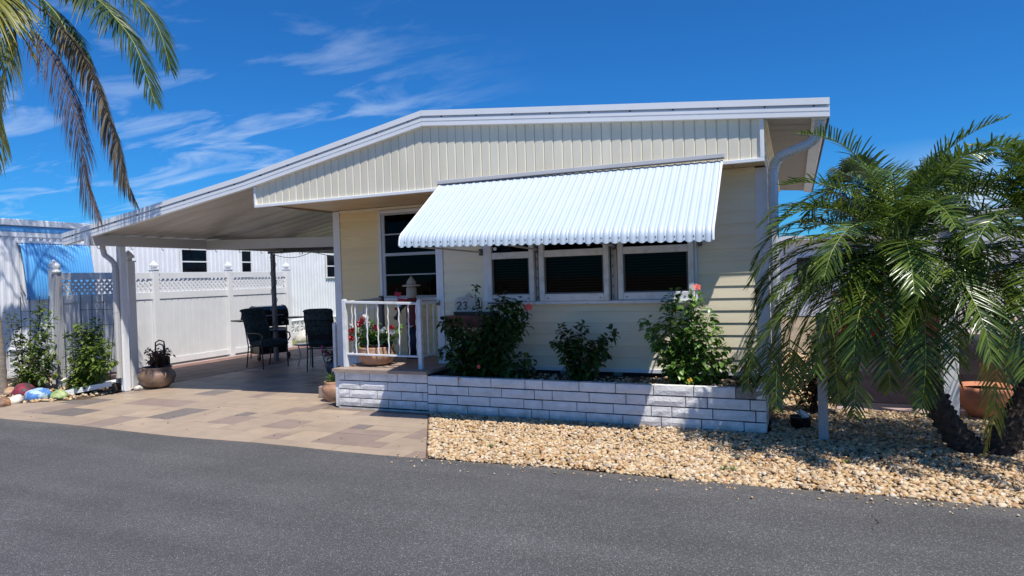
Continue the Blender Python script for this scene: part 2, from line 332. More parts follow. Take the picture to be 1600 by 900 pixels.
def gravmat():
    m, n, l, p = newmat('river_gravel'); a = n.new('ShaderNodeAttribute'); a.attribute_name = 'leafvar'
    r = n.new('ShaderNodeValToRGB'); e = r.color_ramp.elements; e[0].position = 0; e[0].color = (.46, .29, .12, 1); e[1].position = 1; e[1].color = (.24, .12, .05, 1)
    for ps, c in ((.18, (.60, .43, .24)), (.35, (.66, .53, .35)), (.50, (.54, .32, .13)), (.62, (.72, .62, .48)), (.74, (.36, .28, .20)), (.82, (.46, .24, .10)), (.92, (.50, .37, .22))):
        x = e.new(ps); x.color = (*c, 1)
    l.new(a.outputs['Fac'], r.inputs[0]); g = n.new('ShaderNodeNewGeometry'); t = n.new('ShaderNodeTexNoise'); t.inputs['Scale'].default_value = 70; l.new(g.outputs['Position'], t.inputs['Vector'])
    rr = n.new('ShaderNodeMapRange'); rr.inputs[3].default_value = .72; rr.inputs[4].default_value = 1.15; l.new(t.outputs[0], rr.inputs[0])
    vm = n.new('ShaderNodeVectorMath'); vm.operation = 'SCALE'; l.new(r.outputs[0], vm.inputs[0]); l.new(rr.outputs[0], vm.inputs['Scale']); l.new(vm.outputs[0], p.inputs['Base Color'])
    p.inputs['Roughness'].default_value = .7; return m
GRAV = gravmat()
# ------------------------------------------------------------------ setting: ground, road, beds, drives
def sheet(name, poly, z, m):
    o = MB().add([(x, y, z) for x, y in poly], [tuple(range(len(poly)))]).build(name, m); return struct(o)
sheet('ground', [(-400, -400), (400, -400), (400, 400), (-400, 400)], -.03, EARTH)
def road():
    mb = MB(); xs = [-60+.5*i for i in range(241)]
    def edge(x): return 5.10+.05*math.sin(x*.55+1)+.02*math.sin(x*2.3)+R.uniform(-.012, .012)
    e = [edge(x) for x in xs]; vs = []
    for x, y in zip(xs, e): vs += [(x, -3.0, .004), (x, y-.03, .012), (x, y, -.028)]
    fs = []
    for i in range(len(xs)-1):
        a = i*3; fs += [(a, a+3, a+4, a+1), (a+1, a+4, a+5, a+2)]
    mb.add(vs, fs); return struct(mb.build('road', ASPH))
road()
GROUND_SLAB = sheet('driveway', [(-11.6, 5.04), (-3.03, 5.04), (-4.07, 6.86), (-5.3, 6.9), (-5.3, 13.6), (-9.5, 13.6), (-9.5, 6.35), (-10.3, 5.75), (-11.6, 5.35)], -.008, GROUT)
def clip(poly, a, b, c):       # keep a*x+b*y<=c
    out = []
    for i in range(len(poly)):
        p, q = poly[i], poly[(i+1) % len(poly)]; dp = a*p[0]+b*p[1]-c; dq = a*q[0]+b*q[1]-c
        if dp <= 0: out.append(p)
        if dp*dq < 0: t = dp/(dp-dq); out.append((p[0]+(q[0]-p[0])*t, p[1]+(q[1]-p[1])*t))
    return out
def tiles():
    u = .205; x0, y0 = -3.055, 5.065; nx, ny = 42, 42; used = set(); cnt = 0
    sizes = [(3, 2), (2, 2), (2, 3), (2, 1), (1, 1), (1, 2), (3, 1), (2, 2), (4, 2)]
    def inside(i, j):
        xr = x0-i*u; y = y0+j*u
        if xr-u < -11.4: return False
        if y+u > 6.85 and xr > -5.32: return False
        if y > 6.3 and xr-u < -9.62: return False
        return y+u < 13.4 and y < 6.3+8
    rr = random.Random(21); n = 0; dark = []
    for j in range(ny):
        for i in range(nx):
            if (i, j) in used or not inside(i, j): continue
            ch = sizes[:]; rr.shuffle(ch); ch += [(1, 1)]
            for (a, b) in ch:
                cells = [(i+p, j+q) for p in range(a) for q in range(b)]
                if all(c not in used and inside(*c) for c in cells):
                    used.update(cells); break
            xr = x0-i*u; xl = xr-a*u; ya = y0+j*u; yb = ya+b*u; g = .0045
            poly = [(xl+g, ya+g), (xr-g, ya+g), (xr-g, yb-g), (xl+g, yb-g)]
            if j == 0: poly[0] = (poly[0][0], ya-.03); poly[1] = (poly[1][0], ya-.03)
            poly = clip(poly, -.66, 1, 6.25+.66*9.62+.0) if ya < 6.3 else poly
            poly = clip(poly, -1, 0, 9.5) if ya >= 6.3 else poly
            poly = clip(poly, 1, .5714, -3.055+.5714*5.1) if len(poly) > 2 else poly
            if len(poly) < 3: continue
            area = a*b; k = rr.random()
            near = any(abs(q[0]-(xl+xr)/2) < .75 and abs(q[1]-(ya+yb)/2) < .55 for q in dark); k = R.uniform(0, .82) if near and k > .82 else k
            if k > .82: dark.append(((xl+xr)/2, (ya+yb)/2))
            m = TILE[0] if k < .5 else TILE[1] if k < .70 else TILE[3] if k < .82 else TILE[2] if k < .93 else TILE[3]
            z = rr.uniform(-.0008, .0008)
            cx = sum(p[0] for p in poly)/len(poly); cy = sum(p[1] for p in poly)/len(poly)
            bot = [(p[0], p[1], -.02) for p in poly]; top = [(p[0], p[1], -.003+z) for p in poly]
            top2 = [(p[0]+(cx-p[0])*.012, p[1]+(cy-p[1])*.012, z) for p in poly]; k_ = len(poly)
            mb = MB(); mb.add(bot+top+top2, [(q, (q+1) % k_, k_+(q+1) % k_, k_+q) for q in range(k_)]+[(k_+q, k_+(q+1) % k_, 2*k_+(q+1) % k_, 2*k_+q) for q in range(k_)]+[tuple(range(2*k_, 3*k_))])
            mb.build('tile', m, GROUND_SLAB); n += 1
    print('TILES', n)
tiles()
PATH = sheet('paved_strip', [(-11.5, 7.35), (-9.504, 7.35), (-9.504, 13.6), (-11.5, 13.6)], -.012, GROUT)
def strip():
    n = 0
    for j in range(15):
        for i in range(5):
            x = -9.52-(i+1)*.395; y = 7.37+j*.4+(.2 if i % 2 else 0)
            MB().box(x+.004, x+.391, y+.004, y+.396, -.02, R.uniform(-.001, .003), b=.004).build('paver', PAVER, PATH); n += 1
strip()
struct(MB().box(-11.48, -11.36, 7.4, 13.4, -.02, .03, b=.006).build('sunlit_ground_strip', PINK))  # pink strip stands for the sunlit line of ground along the fence foot
NDRIVE = sheet('neighbour_driveway', [(.36, 8.18), (2.2, 8.32), (9, 8.7), (9, 30), (2.2, 30), (.80, 11.6)], -.006, PINK)
for j in range(6):
    for i in range(7):
        x = .62+i*.42; y = 8.72+j*.42; MB().box(x+.004, x+.416, y+.004, y+.416, -.02, .004, b=.004).build('paver', PAVER, NDRIVE)
sheet('gravel_bed', [(-3.05, 5.08), (12, 5.08), (12, 8.9), (2.2, 8.3), (.36, 8.17), (.80, 11.6), (.8, 14), (-.3, 14), (-.3, 6.72), (-4.04, 6.8)], -.02, GRAVB)
sheet('corner_bed', [(-9.56, 6.38), (-10.3, 5.78), (-12.5, 5.35), (-15, 5.3), (-15, 9), (-11.6, 9), (-11.52, 7.3), (-9.56, 7.3)], -.018, GRAVB)
sheet('back_lawn', [(-13.4, 13.7), (-6, 13.7), (-2, 30), (-22, 30), (-13.4, 14)], -.01, mat('yellow_green_grass', (.16, .17, .04), .9, .4, 12, bump=1, bscale=60))
# gravel stones: real rounded pebbles, one stuff object per bed
def ico():
    t = (1+5**.5)/2
    v = np.array([(-1, t, 0), (1, t, 0), (-1, -t, 0), (1, -t, 0), (0, -1, t), (0, 1, t), (0, -1, -t), (0, 1, -t), (t, 0, -1), (t, 0, 1), (-t, 0, -1), (-t, 0, 1)], float); v /= np.linalg.norm(v[0])
    f = [(0, 11, 5), (0, 5, 1), (0, 1, 7), (0, 7, 10), (0, 10, 11), (1, 5, 9), (5, 11, 4), (11, 10, 2), (10, 7, 6), (7, 1, 8), (3, 9, 4), (3, 4, 2), (3, 2, 6), (3, 6, 8), (3, 8, 9), (4, 9, 5), (2, 4, 11), (6, 2, 10), (8, 6, 7), (9, 8, 1)]
    vs = v.tolist(); cache = {}; nf = []
    def mid(a, b):
        k = (min(a, b), max(a, b))
        if k not in cache: p = (np.array(vs[a])+np.array(vs[b])); p /= np.linalg.norm(p); cache[k] = len(vs); vs.append(p.tolist())
        return cache[k]
    for a, b, c in f: ab, bc, ca = mid(a, b), mid(b, c), mid(c, a); nf += [(a, ab, ca), (b, bc, ab), (c, ca, bc), (ab, bc, ca)]
    return np.array(vs), np.array(nf), v, np.array(f)
IV, IF, IV0, IF0 = ico()
def fastmesh(name, verts, faces, attr, m, smooth=True):
    """verts (n,3), faces (k,c) array, attr per face"""
    me = bpy.data.meshes.new(name); k, c = faces.shape
    me.vertices.add(len(verts)); me.vertices.foreach_set('co', verts.astype(np.float32).ravel())
    me.loops.add(k*c); me.loops.foreach_set('vertex_index', faces.astype(np.int32).ravel())
    me.polygons.add(k); me.polygons.foreach_set('loop_start', np.arange(0, k*c, c, dtype=np.int32)); me.polygons.foreach_set('loop_total', np.full(k, c, dtype=np.int32))
    me.update(calc_edges=True)
    me.polygons.foreach_set('use_smooth', np.full(k, smooth)); a = me.attributes.new('leafvar', 'FLOAT', 'FACE'); a.data.foreach_set('value', attr.astype(np.float32))
    for q in (m if isinstance(m, list) else [m]): me.materials.append(q)
    me.validate(); return me
def pebbles(name, inside, x0, x1, y0, y1, n, s0, s1, seed, zf=lambda x, y: 0, fine=True):
    g = np.random.default_rng(seed); P = np.stack([g.uniform(x0, x1, n), g.uniform(y0, y1, n)], 1)
    P = P[[inside(x, y) for x, y in P]]; n = len(P)
    if fine == 'mix':
        pass
    BV, BF = (IV, IF) if fine else (IV0, IF0)
    k = len(BV); s = g.uniform(s0, s1, n)**1.0; s *= g.choice([.7, 1, 1.25], n, p=[.35, .45, .2])
    sc3 = np.stack([s, s*g.uniform(.6, .95, n), s*g.uniform(.45, .75, n)], 1)
    vb = BV[None]*sc3[:, None]*(1+.13*g.standard_normal((n, k, 1)))
    a = g.uniform(0, 6.283, n); b = g.normal(0, .3, n); ca, sa, cb, sb = np.cos(a)[:, None], np.sin(a)[:, None], np.cos(b)[:, None], np.sin(b)[:, None]
    x, y, z = vb[..., 0], vb[..., 1], vb[..., 2]; y, z = y*cb-z*sb, y*sb+z*cb; x, y = x*ca-y*sa, x*sa+y*ca
    z0 = np.array([zf(*p) for p in P])+g.uniform(-.005, .016, n)
    vv = np.stack([x+P[:, 0:1], y+P[:, 1:2], z+z0[:, None]], 2).reshape(-1, 3)
    ff = (BF[None]+(np.arange(n)*k)[:, None, None]).reshape(-1, 3); at = np.repeat(g.uniform(0, 1, n), len(BF))
    o = bpy.data.objects.new(name, fastmesh(name, vv, ff, at, GRAV)); COL.objects.link(o); o['kind'] = 'stuff'; return o
def ing(x, y):
    if x > 1.5+.25*y or y < 5.13+.04*math.sin(x*3)+.02*math.sin(x*11): return False
    if x < -.25: return y < 6.79 and x > -3.03-.5714*(y-5.1)
    if y > 8.16 and x > .36+(y-8.17)*.125: return False
    return y < 8.15+.08*max(0, x-.36)+(6 if x < .36+(max(y, 8.17)-8.17)*.125 else 0)
o = pebbles('river_gravel', lambda x, y: ing(x, y), -3.7, 3.1, 5.1, 6.0, 13500, .0125, .0235, 3); tag(o, 'tan and cream river gravel along the road edge in front of the block planter', 'gravel')
o = pebbles('river_gravel', lambda x, y: ing(x, y), -4.1, 3.7, 6.0, 8.6, 39000, .0135, .0245, 4, fine=False); tag(o, 'tan and cream river gravel around the date palm trunks and against the planter', 'gravel')
o = pebbles('stray_pebbles', lambda x, y: y < 5.12 and R.random() < math.exp(-(5.12-y)*7), -3.4, 2.2, 4.75, 5.12, 600, .006, .015, 14, zf=lambda x, y: .012, fine=False); tag(o, 'stray small stones spilled onto the road edge from the gravel bed', 'gravel')
o = pebbles('side_gravel', lambda x, y: ing(x, y) and y > 8.6, -.3, .9, 8.6, 13.5, 1500, .02, .036, 5, fine=False); tag(o, 'pale gravel running back beside the right wall of the house', 'gravel')
def incb(x, y): return y > 5.72-.66*(x+10.3)*-1*0+max(0, 0) and (x < -9.6) and y > 6.35+.85*(x+9.6)*-1*-1*0.9 and y < 7.3 or (x < -11.6 and 5.5 < y < 8)
o = pebbles('corner_gravel', lambda x, y: incb(x, y), -13, -9.6, 5.4, 8, 2400, .02, .036, 6, fine=False); tag(o, 'tan gravel under the painted rocks in the left corner bed', 'gravel')
# ------------------------------------------------------------------ the home
YW = 7.49; YR = 8.33; XR = -.26; XL = -6.44; XC = -4.19   # front wall, recessed wall, right side, left side, inner corner
def yf(x): return 7.06+.045*x                               # the gable face is slightly out of square with the wall
home = thing('mobile_home', 'pale yellow single-storey mobile home with cream gable and white bay of three windows', 'house', (-3.3, 10, 0))
RTOP = [(.337, 3.186), (-4.01, 3.563), (-6.70, 3.006), (-10.12, 2.424)]
def ztop(x):
    for (xa, za), (xb, zb) in zip(RTOP, RTOP[1:]):
        if x >= xb: return za+(zb-za)*(x-xa)/(xb-xa)
    return RTOP[-1][1]
def slab(mb, xa, xb, yfr, ybk, top, th, z=ztop):
    """sloping slab between xa<xb"""
    vs = [(xa, yfr(xa), z(xa)+top-th), (xb, yfr(xb), z(xb)+top-th), (xb, ybk, z(xb)+top-th), (xa, ybk, z(xa)+top-th)]
    vs += [(p[0], p[1], p[2]+th) for p in vs]
    mb.add(vs, [(3, 2, 1, 0), (4, 5, 6, 7), (0, 1, 5, 4), (1, 2, 6, 5), (2, 3, 7, 6), (3, 0, 4, 7)])
rf = MB(); slab(rf, -4.01, .30, lambda x: yf(x)+.01, 13.7, -.012, .04); slab(rf, -6.70, -4.012, lambda x: yf(x)+.01, 13.7, -.012, .04)
rf.build('roof', ROOFW, home)
carport = thing('carport', 'white metal carport roof on posts joined to the left of the home', 'carport', (-9.54, 7.08, 0))
cr = MB(); slab(cr, -10.12, -6.702, lambda x: yf(x)+.01, 12.9, -.012, .04); cr.build('roof', ROOFW, carport)
# fascia: cap strip, dark groove, lower band with two lines
def fascia_run(parent, xa, xb):
    def seg(z1, z0, d, name, m, din=.03):
        mb = MB(); n_ = 1
        pts = []
        for x in (xa, xb): pts += [(x, yf(x)-d, ztop(x)+z0), (x, yf(x)-d, ztop(x)+z1), (x, yf(x)+din, ztop(x)+z1), (x, yf(x)+din, ztop(x)+z0)]
        mb.add(pts, [(0, 1, 5, 4)[::-1], (1, 2, 6, 5)[::-1], (2, 3, 7, 6)[::-1], (3, 0, 4, 7)[::-1], (0, 3, 2, 1)[::-1], (4, 5, 6, 7)[::-1]]); return mb.build(name, m, parent)
    seg(.012, -.052, .045, 'drip_edge', WHITE); seg(-.053, -.072, .018, 'fascia_groove', TRIM)
    seg(-.073, -.112, .036, 'fascia', WHITE); seg(-.1125, -.124, .030, 'fascia_groove', TRIM); seg(-.1245, -.166, .036, 'fascia', WHITE)
fascia_run(home, -4.01, .337); fascia_run(home, -6.70, -4.013); fascia_run(carport, -10.12, -6.703)
sm = MB()
for i in range(24):
    x = .2-i*.44; sm.obox((x, yf(x)-.022, ztop(x)-.062), (.014, .01, .014), None, 0)
    if i > 15: continue
MB.build(sm, 'fascia_screws', BLACK, home, kind='stuff')
# right eave: gutter box and edge
eav = MB(); eav.prism([(.18, yf(.2)+.031, 3.02), (.30, yf(.2)+.031, 3.005), (.325, yf(.2)+.031, 3.02), (.325, yf(.2)+.031, 3.15), (.18, yf(.2)+.031, 3.155)], (0, 13.7-7.1, 0)); eav.build('gutter', TRIM, home)
box1('eave_edge', DARKM, home, .327, .335, 7.11, 13.7, 3.00, 3.17, b=0)
# right soffit: cross panels, each one a part
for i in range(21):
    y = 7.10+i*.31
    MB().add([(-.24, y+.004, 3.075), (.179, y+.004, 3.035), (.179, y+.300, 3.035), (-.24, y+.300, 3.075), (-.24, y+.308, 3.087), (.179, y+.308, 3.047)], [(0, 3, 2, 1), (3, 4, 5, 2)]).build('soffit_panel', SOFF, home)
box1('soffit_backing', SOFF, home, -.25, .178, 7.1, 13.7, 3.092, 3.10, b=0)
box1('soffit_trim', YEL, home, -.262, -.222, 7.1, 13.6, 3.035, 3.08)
# gable slats
GX0 = -6.541; GZ0 = lambda x: 2.607+(x+6.541)*(2.664-2.607)/(6.541-.256)
n = 58; pitch = (6.541-.285)/n
for i in range(n):
    xa = GX0+.018+i*pitch; xb = xa+pitch; y0 = yf((xa+xb)/2)+.03
    zb = GZ0(xa)+.02; za, zc = ztop(xa)-.150, ztop(xb)-.150
    prof = [(xa+.001, .0), (xa+.005, -.008), (xb-.012, -.008), (xb-.008, .0), (xb, .001)]
    vs = []
    for (x, d) in prof: zt = ztop(x)-.14; vs += [(x, y0+d, zb), (x, y0+d, zt)]
    MB().add(vs, [(2*k, 2*k+2, 2*k+3, 2*k+1) for k in range(4)]).build('gable_slat', CREAM, home)
gb = MB()
for xa, xb in ((GX0+.01, -4.01), (-4.01, -.27)):
    gb.add([(xa, yf(xa)+.05, GZ0(xa)+.03), (xb, yf(xb)+.05, GZ0(xb)+.03), (xb, yf(xb)+.05, ztop(xb)-.06), (xa, yf(xa)+.05, ztop(xa)-.06)], [(0, 1, 2, 3)])
gb.build('gable_backing', DARKIN, home)
def barseg(name, m, parent, p, q, w_, h_, b=.003):
    p, q = Vector(p), Vector(q); d = q-p; rot = d.to_track_quat('X', 'Z').to_matrix()
    return MB().obox((p+q)/2, (d.length, w_, h_), rot, b).build(name, m, parent)
barseg('gable_trim', WHITE, home, (GX0, yf(GX0)+.022, GZ0(GX0)+.008), (-.256, yf(-.256)+.022, GZ0(-.256)+.008), .05, .036)
box1('gable_trim', WHITE, home, -.292, -.254, yf(-.27)-.003, yf(-.27)+.06, 2.69, ztop(-.27)-.166)
box1('gable_trim', WHITE, home, GX0-.004, GX0+.022, yf(GX0)-.003, yf(GX0)+.06, GZ0(GX0)+.027, ztop(GX0)-.166)
# gable side towards the right soffit and the left carport
MB().box(-.262, -.256, 7.12, 7.49, 2.66, 3.04).build('gable_return', YEL, home)
MB().box(GX0+.004, GX0+.012, 6.83, 8.36, 2.64, 2.90).build('gable_return', SOFF, home)
# porch ceiling boards running front to back
for i in range(20):
    xa = -6.53+i*.3135; xb = xa+.3135; yb_ = 8.33 if xb < -4.1 else 7.52
    MB().add([(xa+.003, yf(xa)+.048, 2.655), (xb-.006, yf(xb)+.048, 2.655), (xb-.006, yb_, 2.672), (xa+.003, yb_, 2.672), (xb, yf(xb)+.048, 2.667), (xb, yb_, 2.684)], [(0, 3, 2, 1), (1, 2, 5, 4)]).build('porch_ceiling_board', PORC, home)
MB().prism([(-6.53, yf(-6.53)+.06, 2.692), (-.27, yf(-.27)+.06, 2.692), (-.27, 7.5, 2.692), (-4.1, 7.5, 2.692), (-4.1, 8.36, 2.692), (-6.46, 8.36, 2.692)], (0, 0, .01)).build('ceiling_backing', DARKIN, home)
# walls: dark shell behind the boards
sh = MB(); T = .05
sh.box(XC+.06, XR-.02, YW+.03, YW+.06, .30, 1.29); sh.box(XC+.06, XR-.02, YW+.03, YW+.06, 2.32, 2.70); sh.box(XC+.06, -3.50, YW+.03, YW+.06, 1.29, 2.32); sh.box(-1.02, XR-.02, YW+.03, YW+.06, 1.29, 2.32)
sh.box(XL+.02, -5.60, YR+.03, YR+.06, .05, 2.68); sh.box(-5.60, -4.14, YR+.03, YR+.06, .05, 1.33); sh.box(-5.60, -4.14, YR+.03, YR+.06, 2.58, 2.68)
sh.box(XC+.03, XC+.06, YW+.03, YR+.03, .05, 2.68)
sh.box(XL, XL+.03, YR+.06, 13.3, .05, 2.95); sh.box(XR-.05, XR-.02, YW+.06, 13.3, .05, 3.05); sh.box(XL, XR-.02, 13.3, 13.34, .05, 3.0)
sh.box(XL+.03, XR-.05, YR+.5, 13.29, .40, .45); sh.box(XC+.1, XR-.06, YW+.07, YR+.49, .40, .45); sh.box(XC+.061, XC+.08, YR+.07, 10, .5, 2.7)
sh.box(XC+.1, XR-.06, 8.1, 8.12, .46, 2.7)
sh.build('inner_wall', DARKIN, home)
PITCH = .1325
def siding(xa, xb, y, z0, z1, phase, m=YEL, top=None, parent=home):
    k0 = math.floor((z0-phase)/PITCH); z = phase+k0*PITCH
    while z < z1-.004:
        a = max(z, z0); b = min(z+PITCH, z1)
        if b-a > .006:
            f = lambda q: .004+.011*(1-(q-z)/PITCH)
            vs = []
            for x in (xa, xb): vs += [(x, y+.02, a), (x, y-f(a)+.003 if a == z else y-f(a), a), (x, y-f(a+.006), a+.006), (x, y-f(b), b), (x, y+.02, b)]
            MB().add(vs, [(0, 1, 6, 5), (1, 2, 7, 6), (2, 3, 8, 7), (3, 4, 9, 8), (0, 4, 3, 2, 1), (5, 6, 7, 8, 9)]).build('siding_board', m, parent)
        z += PITCH
PH = 2.475-PITCH*15
siding(XC+.06, XR-.105, YW, .50, 1.262, PH)
siding(XC+.06, -3.55, YW, 1.262, 2.36, PH)
siding(-.975, XR-.105, YW, 1.262, 2.36, PH)
siding(XC+.06, XR-.105, YW, 2.36, 2.668, PH)
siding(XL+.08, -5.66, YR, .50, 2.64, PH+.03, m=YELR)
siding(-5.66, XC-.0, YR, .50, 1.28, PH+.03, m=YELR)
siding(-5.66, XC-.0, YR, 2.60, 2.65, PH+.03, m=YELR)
def side_siding():
    z = .5
    while z < 3.03:
        MB().add([(XR-.01, YW+.06, z), (XR+.008, YW+.06, z), (XR-.005, YW+.06, z+PITCH), (XR-.01, 13.3, z), (XR+.008, 13.3, z), (XR-.005, 13.3, z+PITCH)], [(0, 1, 4, 3), (1, 2, 5, 4)]).build('side_siding_board', YEL, home); z += PITCH
side_siding()
MB().box(XC+.005, XC+.03, YW+.02, YR+.01, .5, 2.66).build('inner_corner_wall', YEL, home)
box1('corner_trim', TRIM, home, XC, XC+.058, YW-.025, YW+.03, .50, 2.665)
box1('corner_trim', TRIM, home, XC-.045, XC-.002, YW-.022, YW+.04, .50, 2.665)
box1('corner_trim', TRIM, home, XR-.104, XR+.012, YW-.026, YW+.055, .46, 2.655)
box1('corner_trim', TRIM, home, XL-.045, XL+.078, YR-.026, YR+.06, .30, 2.655)
box1('wall_top_trim', CREAM, home, XC+.06, XR-.106, YW-.03, YW+.03, 2.640, 2.668)
box1('wall_top_trim', CREAM, home, XL+.08, XC-.046, YR-.03, YR+.03, 2.630, 2.666)
box1('base_trim', TRIM, home, XC+.06, XR-.106, YW-.03, YW+.03, .455, .50)
box1('base_trim', TRIM, home, XL+.08, XC-.046, YR-.03, YR+.03, .455, .50)
box1('skirting', MORT, home, XC+.06, XR-.02, YW+.05, YW+.09, .0, .454, b=0)
box1('skirting', TRIM, home, XL+.02, -5.35, YR+.0, YR+.04, .0, .454, b=0)
for i in range(6): box1('foundation_block', BRICKD, home, -3.9+i*.65, -3.9+i*.65+.1, YW+.0, YW+.05, .2, .452)
# three windows of the bay
def window_front(xa, xb, z0, z1, y, name='window'):
    f = MB(); t = .062
    f.box(xa, xa+t, y-.05, y+.03, z0, z1, b=.006); f.box(xb-t, xb, y-.05, y+.03, z0, z1, b=.006)
    f.box(xa+t, xb-t, y-.048, y+.03, z0, z0+.085, b=.006); f.box(xa+t, xb-t, y-.048, y+.03, z1-.06, z1, b=.006)
    f.box(xa+t, xb-t, y-.043, y+.025, 1.805, 1.885, b=.006)
    F = f.build(name, RAILW, home)
    p = MB(); p.box(xa+t-.005, xb-t+.005, y-.004, y+.0, z0+.08, 1.81).build('pane', GLASS, F); MB().box(xa+t-.005, xb-t+.005, y-.004, y+.0, 1.88, z1-.055).build('pane', GLASS, F)
    g = MB(); g.box(xa+t, xa+t+.018, y-.030, y-.006, z0+.085, 1.805); g.box(xb-t-.018, xb-t, y-.030, y-.006, z0+.085, 1.805); g.box(xa+t+.018, xb-t-.018, y-.030, y-.006, z0+.085, z0+.1); g.build('glazing_bead', DARKM, F)
    b = MB(); z = z0+.05
    while z < z1-.03: b.add([(xa+.03, y+.030, z), (xb-.03, y+.030, z), (xb-.03, y+.052, z+.021), (xa+.03, y+.052, z+.021)], [(0, 1, 2, 3)]); z += .032
    b.build('blind', BLIND, F, kind='stuff')
    s = MB()
    for sx in (.12, .88): s.obox((xa+(xb-xa)*sx, y-.051, z0+.035), (.022, .008, .008))
    s.build('screw', DARKM, F); return F
ywin = YW-.045
w1 = window_front(-3.478, -2.865, 1.285, 2.33, ywin); w2 = window_front(-2.785, -1.943, 1.285, 2.33, ywin-.03); w3 = window_front(-1.846, -1.005, 1.285, 2.33, ywin)
for s_, (x, z) in ((w1, (-3.35, 1.93)), (w2, (-2.17, 1.935))):
    MB().lathe([(.008, -.006), (.022, -.004), (.022, .004), (.008, .006)], (x, ywin-.075, z), 12, rot=Matrix.Rotation(math.pi/2, 3, 'X')).build('latch', WHITE, s_)
for x0_, x1_ in ((-2.863, -2.787), (-1.941, -1.848)):
    q = MB(); q.box(x0_+.002, x1_-.002, YW-.02, YW+.03, 1.285, 2.33); q.box(x0_+.02, x0_+.032, YW-.045, YW-.021, 1.285, 2.33); q.box(x1_-.032, x1_-.02, YW-.045, YW-.021, 1.285, 2.33)
    Q = q.build('mullion', BEAM, home); s = MB()
    for k in range(9): s.obox((x0_+.026, YW-.047, 1.33+k*.115), (.008, .006, .03))
    s.build('mullion_screws', DARKM, Q, kind='stuff')
box1('window_ledge', RAILW, home, -3.53, -.985, YW-.12, YW+.03, 1.245, 1.283, b=.006)
box1('window_side_trim', TRIM, home, -3.545, -3.48, YW-.06, YW+.03, 1.284, 2.36)
box1('window_side_trim', TRIM, home, -1.003, -.975, YW-.06, YW+.03, 1.284, 2.36)
box1('window_head', TRIM, home, -3.545, -.975, YW-.07, YW+.03, 2.331, 2.39)
box1('ledge_shim', DARKM, home, -3.47, -3.2, YW-.125, YW-.118, 1.26, 1.278, b=0)
# recessed window with aluminium rails and curtain
def recess_window():
    xa, xb, z0, z1, y = -5.615, -4.25, 1.33, 2.575, YR
    f = MB(); f.box(xa-.045, xa, y-.035, y+.02, z0-.045, z1+.045, b=.005); f.box(xa, xb, y-.035, y+.02, z0-.045, z0, b=.005); f.box(xa, xb, y-.035, y+.02, z1, z1+.045, b=.005); f.box(xb, xb+.05, y-.035, y+.02, z0-.045, z1+.045, b=.005)
    F = f.build('window', TRIM, home)
    m_ = MB(); m_.box(xa, xa+.055, y-.02, y+.03, z0, z1, b=.004); m_.box(xb-.045, xb, y-.02, y+.03, z0, z1, b=.004); m_.box(xa+.055, xb-.045, y-.018, y+.03, z0, z0+.03, b=.004); m_.box(xa+.055, xb-.045, y-.018, y+.03, z1-.03, z1, b=.004)
    for z, h_ in ((1.665, .02), (1.965, .045), (2.262, .02)): m_.box(xa+.055, xb-.045, y-.03, y+.02, z-h_/2, z+h_/2, b=.004)
    m_.build('window_sash', mat('aluminium_sash', (.42, .43, .45), .4, .08, 4, metal=.3), F)
    MB().box(xa+.05, xb-.04, y+.0, y+.004, z0+.02, z1-.02).build('pane', GLASS, F)
    c = MB(); n_ = 70
    for i in range(n_):
        x = xa-.05+(xb-xa+.1)*i/n_; x2 = xa-.05+(xb-xa+.1)*(i+1)/n_
        c.add([(x, y+.12+.03*math.sin(i*1.3), z0-.1), (x2, y+.12+.03*math.sin((i+1)*1.3), z0-.1), (x2, y+.12+.03*math.sin((i+1)*1.3), z1+.05), (x, y+.12+.03*math.sin(i*1.3), z1+.05)], [(0, 1, 2, 3)], sm=True)
    c.build('curtain', CURT, F)
recess_window()
# right downspout with corrugated elbows
def downspout(parent, pts, wid, dep, name='downspout', m=TRIM, ribs=True):
    P = [Vector(p) for p in pts]; mb = MB(); mb.tube(P, [wid*.62]*len(P), 4, flat=(1, dep/wid), sm=False); D = mb.build(name, m, parent); return D
dp = [(.255, 7.17, 3.02), (.25, 7.17, 2.93), (.215, 7.18, 2.85), (.15, 7.20, 2.80), (.06, 7.23, 2.775), (-.04, 7.27, 2.75), (-.12, 7.31, 2.72), (-.165, 7.35, 2.665), (-.185, 7.38, 2.58), (-.19, 7.40, 2.4), (-.19, 7.42, 1.2), (-.19, 7.42, .14)]
def crinkle(pts, n=5):
    out = []
    for a, b in zip(pts, pts[1:]):
        for k in range(n): out.append(Vector(a).lerp(Vector(b), k/n))
    out.append(Vector(pts[-1])); return out
def spout(parent, pts, r, m, upto):
    P = crinkle(pts[:upto], 5); rad = [r*(1.0 if i % 2 else .90) for i in range(len(P))]
    e = MB().tube(P, rad, 8, flat=(1, .82), sm=False).build('downspout_elbow', m, parent)
    s = MB().tube([Vector(p) for p in pts[upto-1:]], r*1.04, 8, flat=(1, .8), sm=False).build('downspout', m, parent)
    for z in (2.2, 1.0): MB().tube([Vector(pts[-1])+V(0, 0, z), Vector(pts[-1])+V(0, 0, z+.03)], r*1.12, 8, flat=(1, .8), sm=False).build('downspout_strap', m, s)
spout(home, dp, .062, mat('grey_blue_downspout', (.50, .56, .62), .42, .05, 4, dirt=(.35, .36, .36), damt=.4), 9)
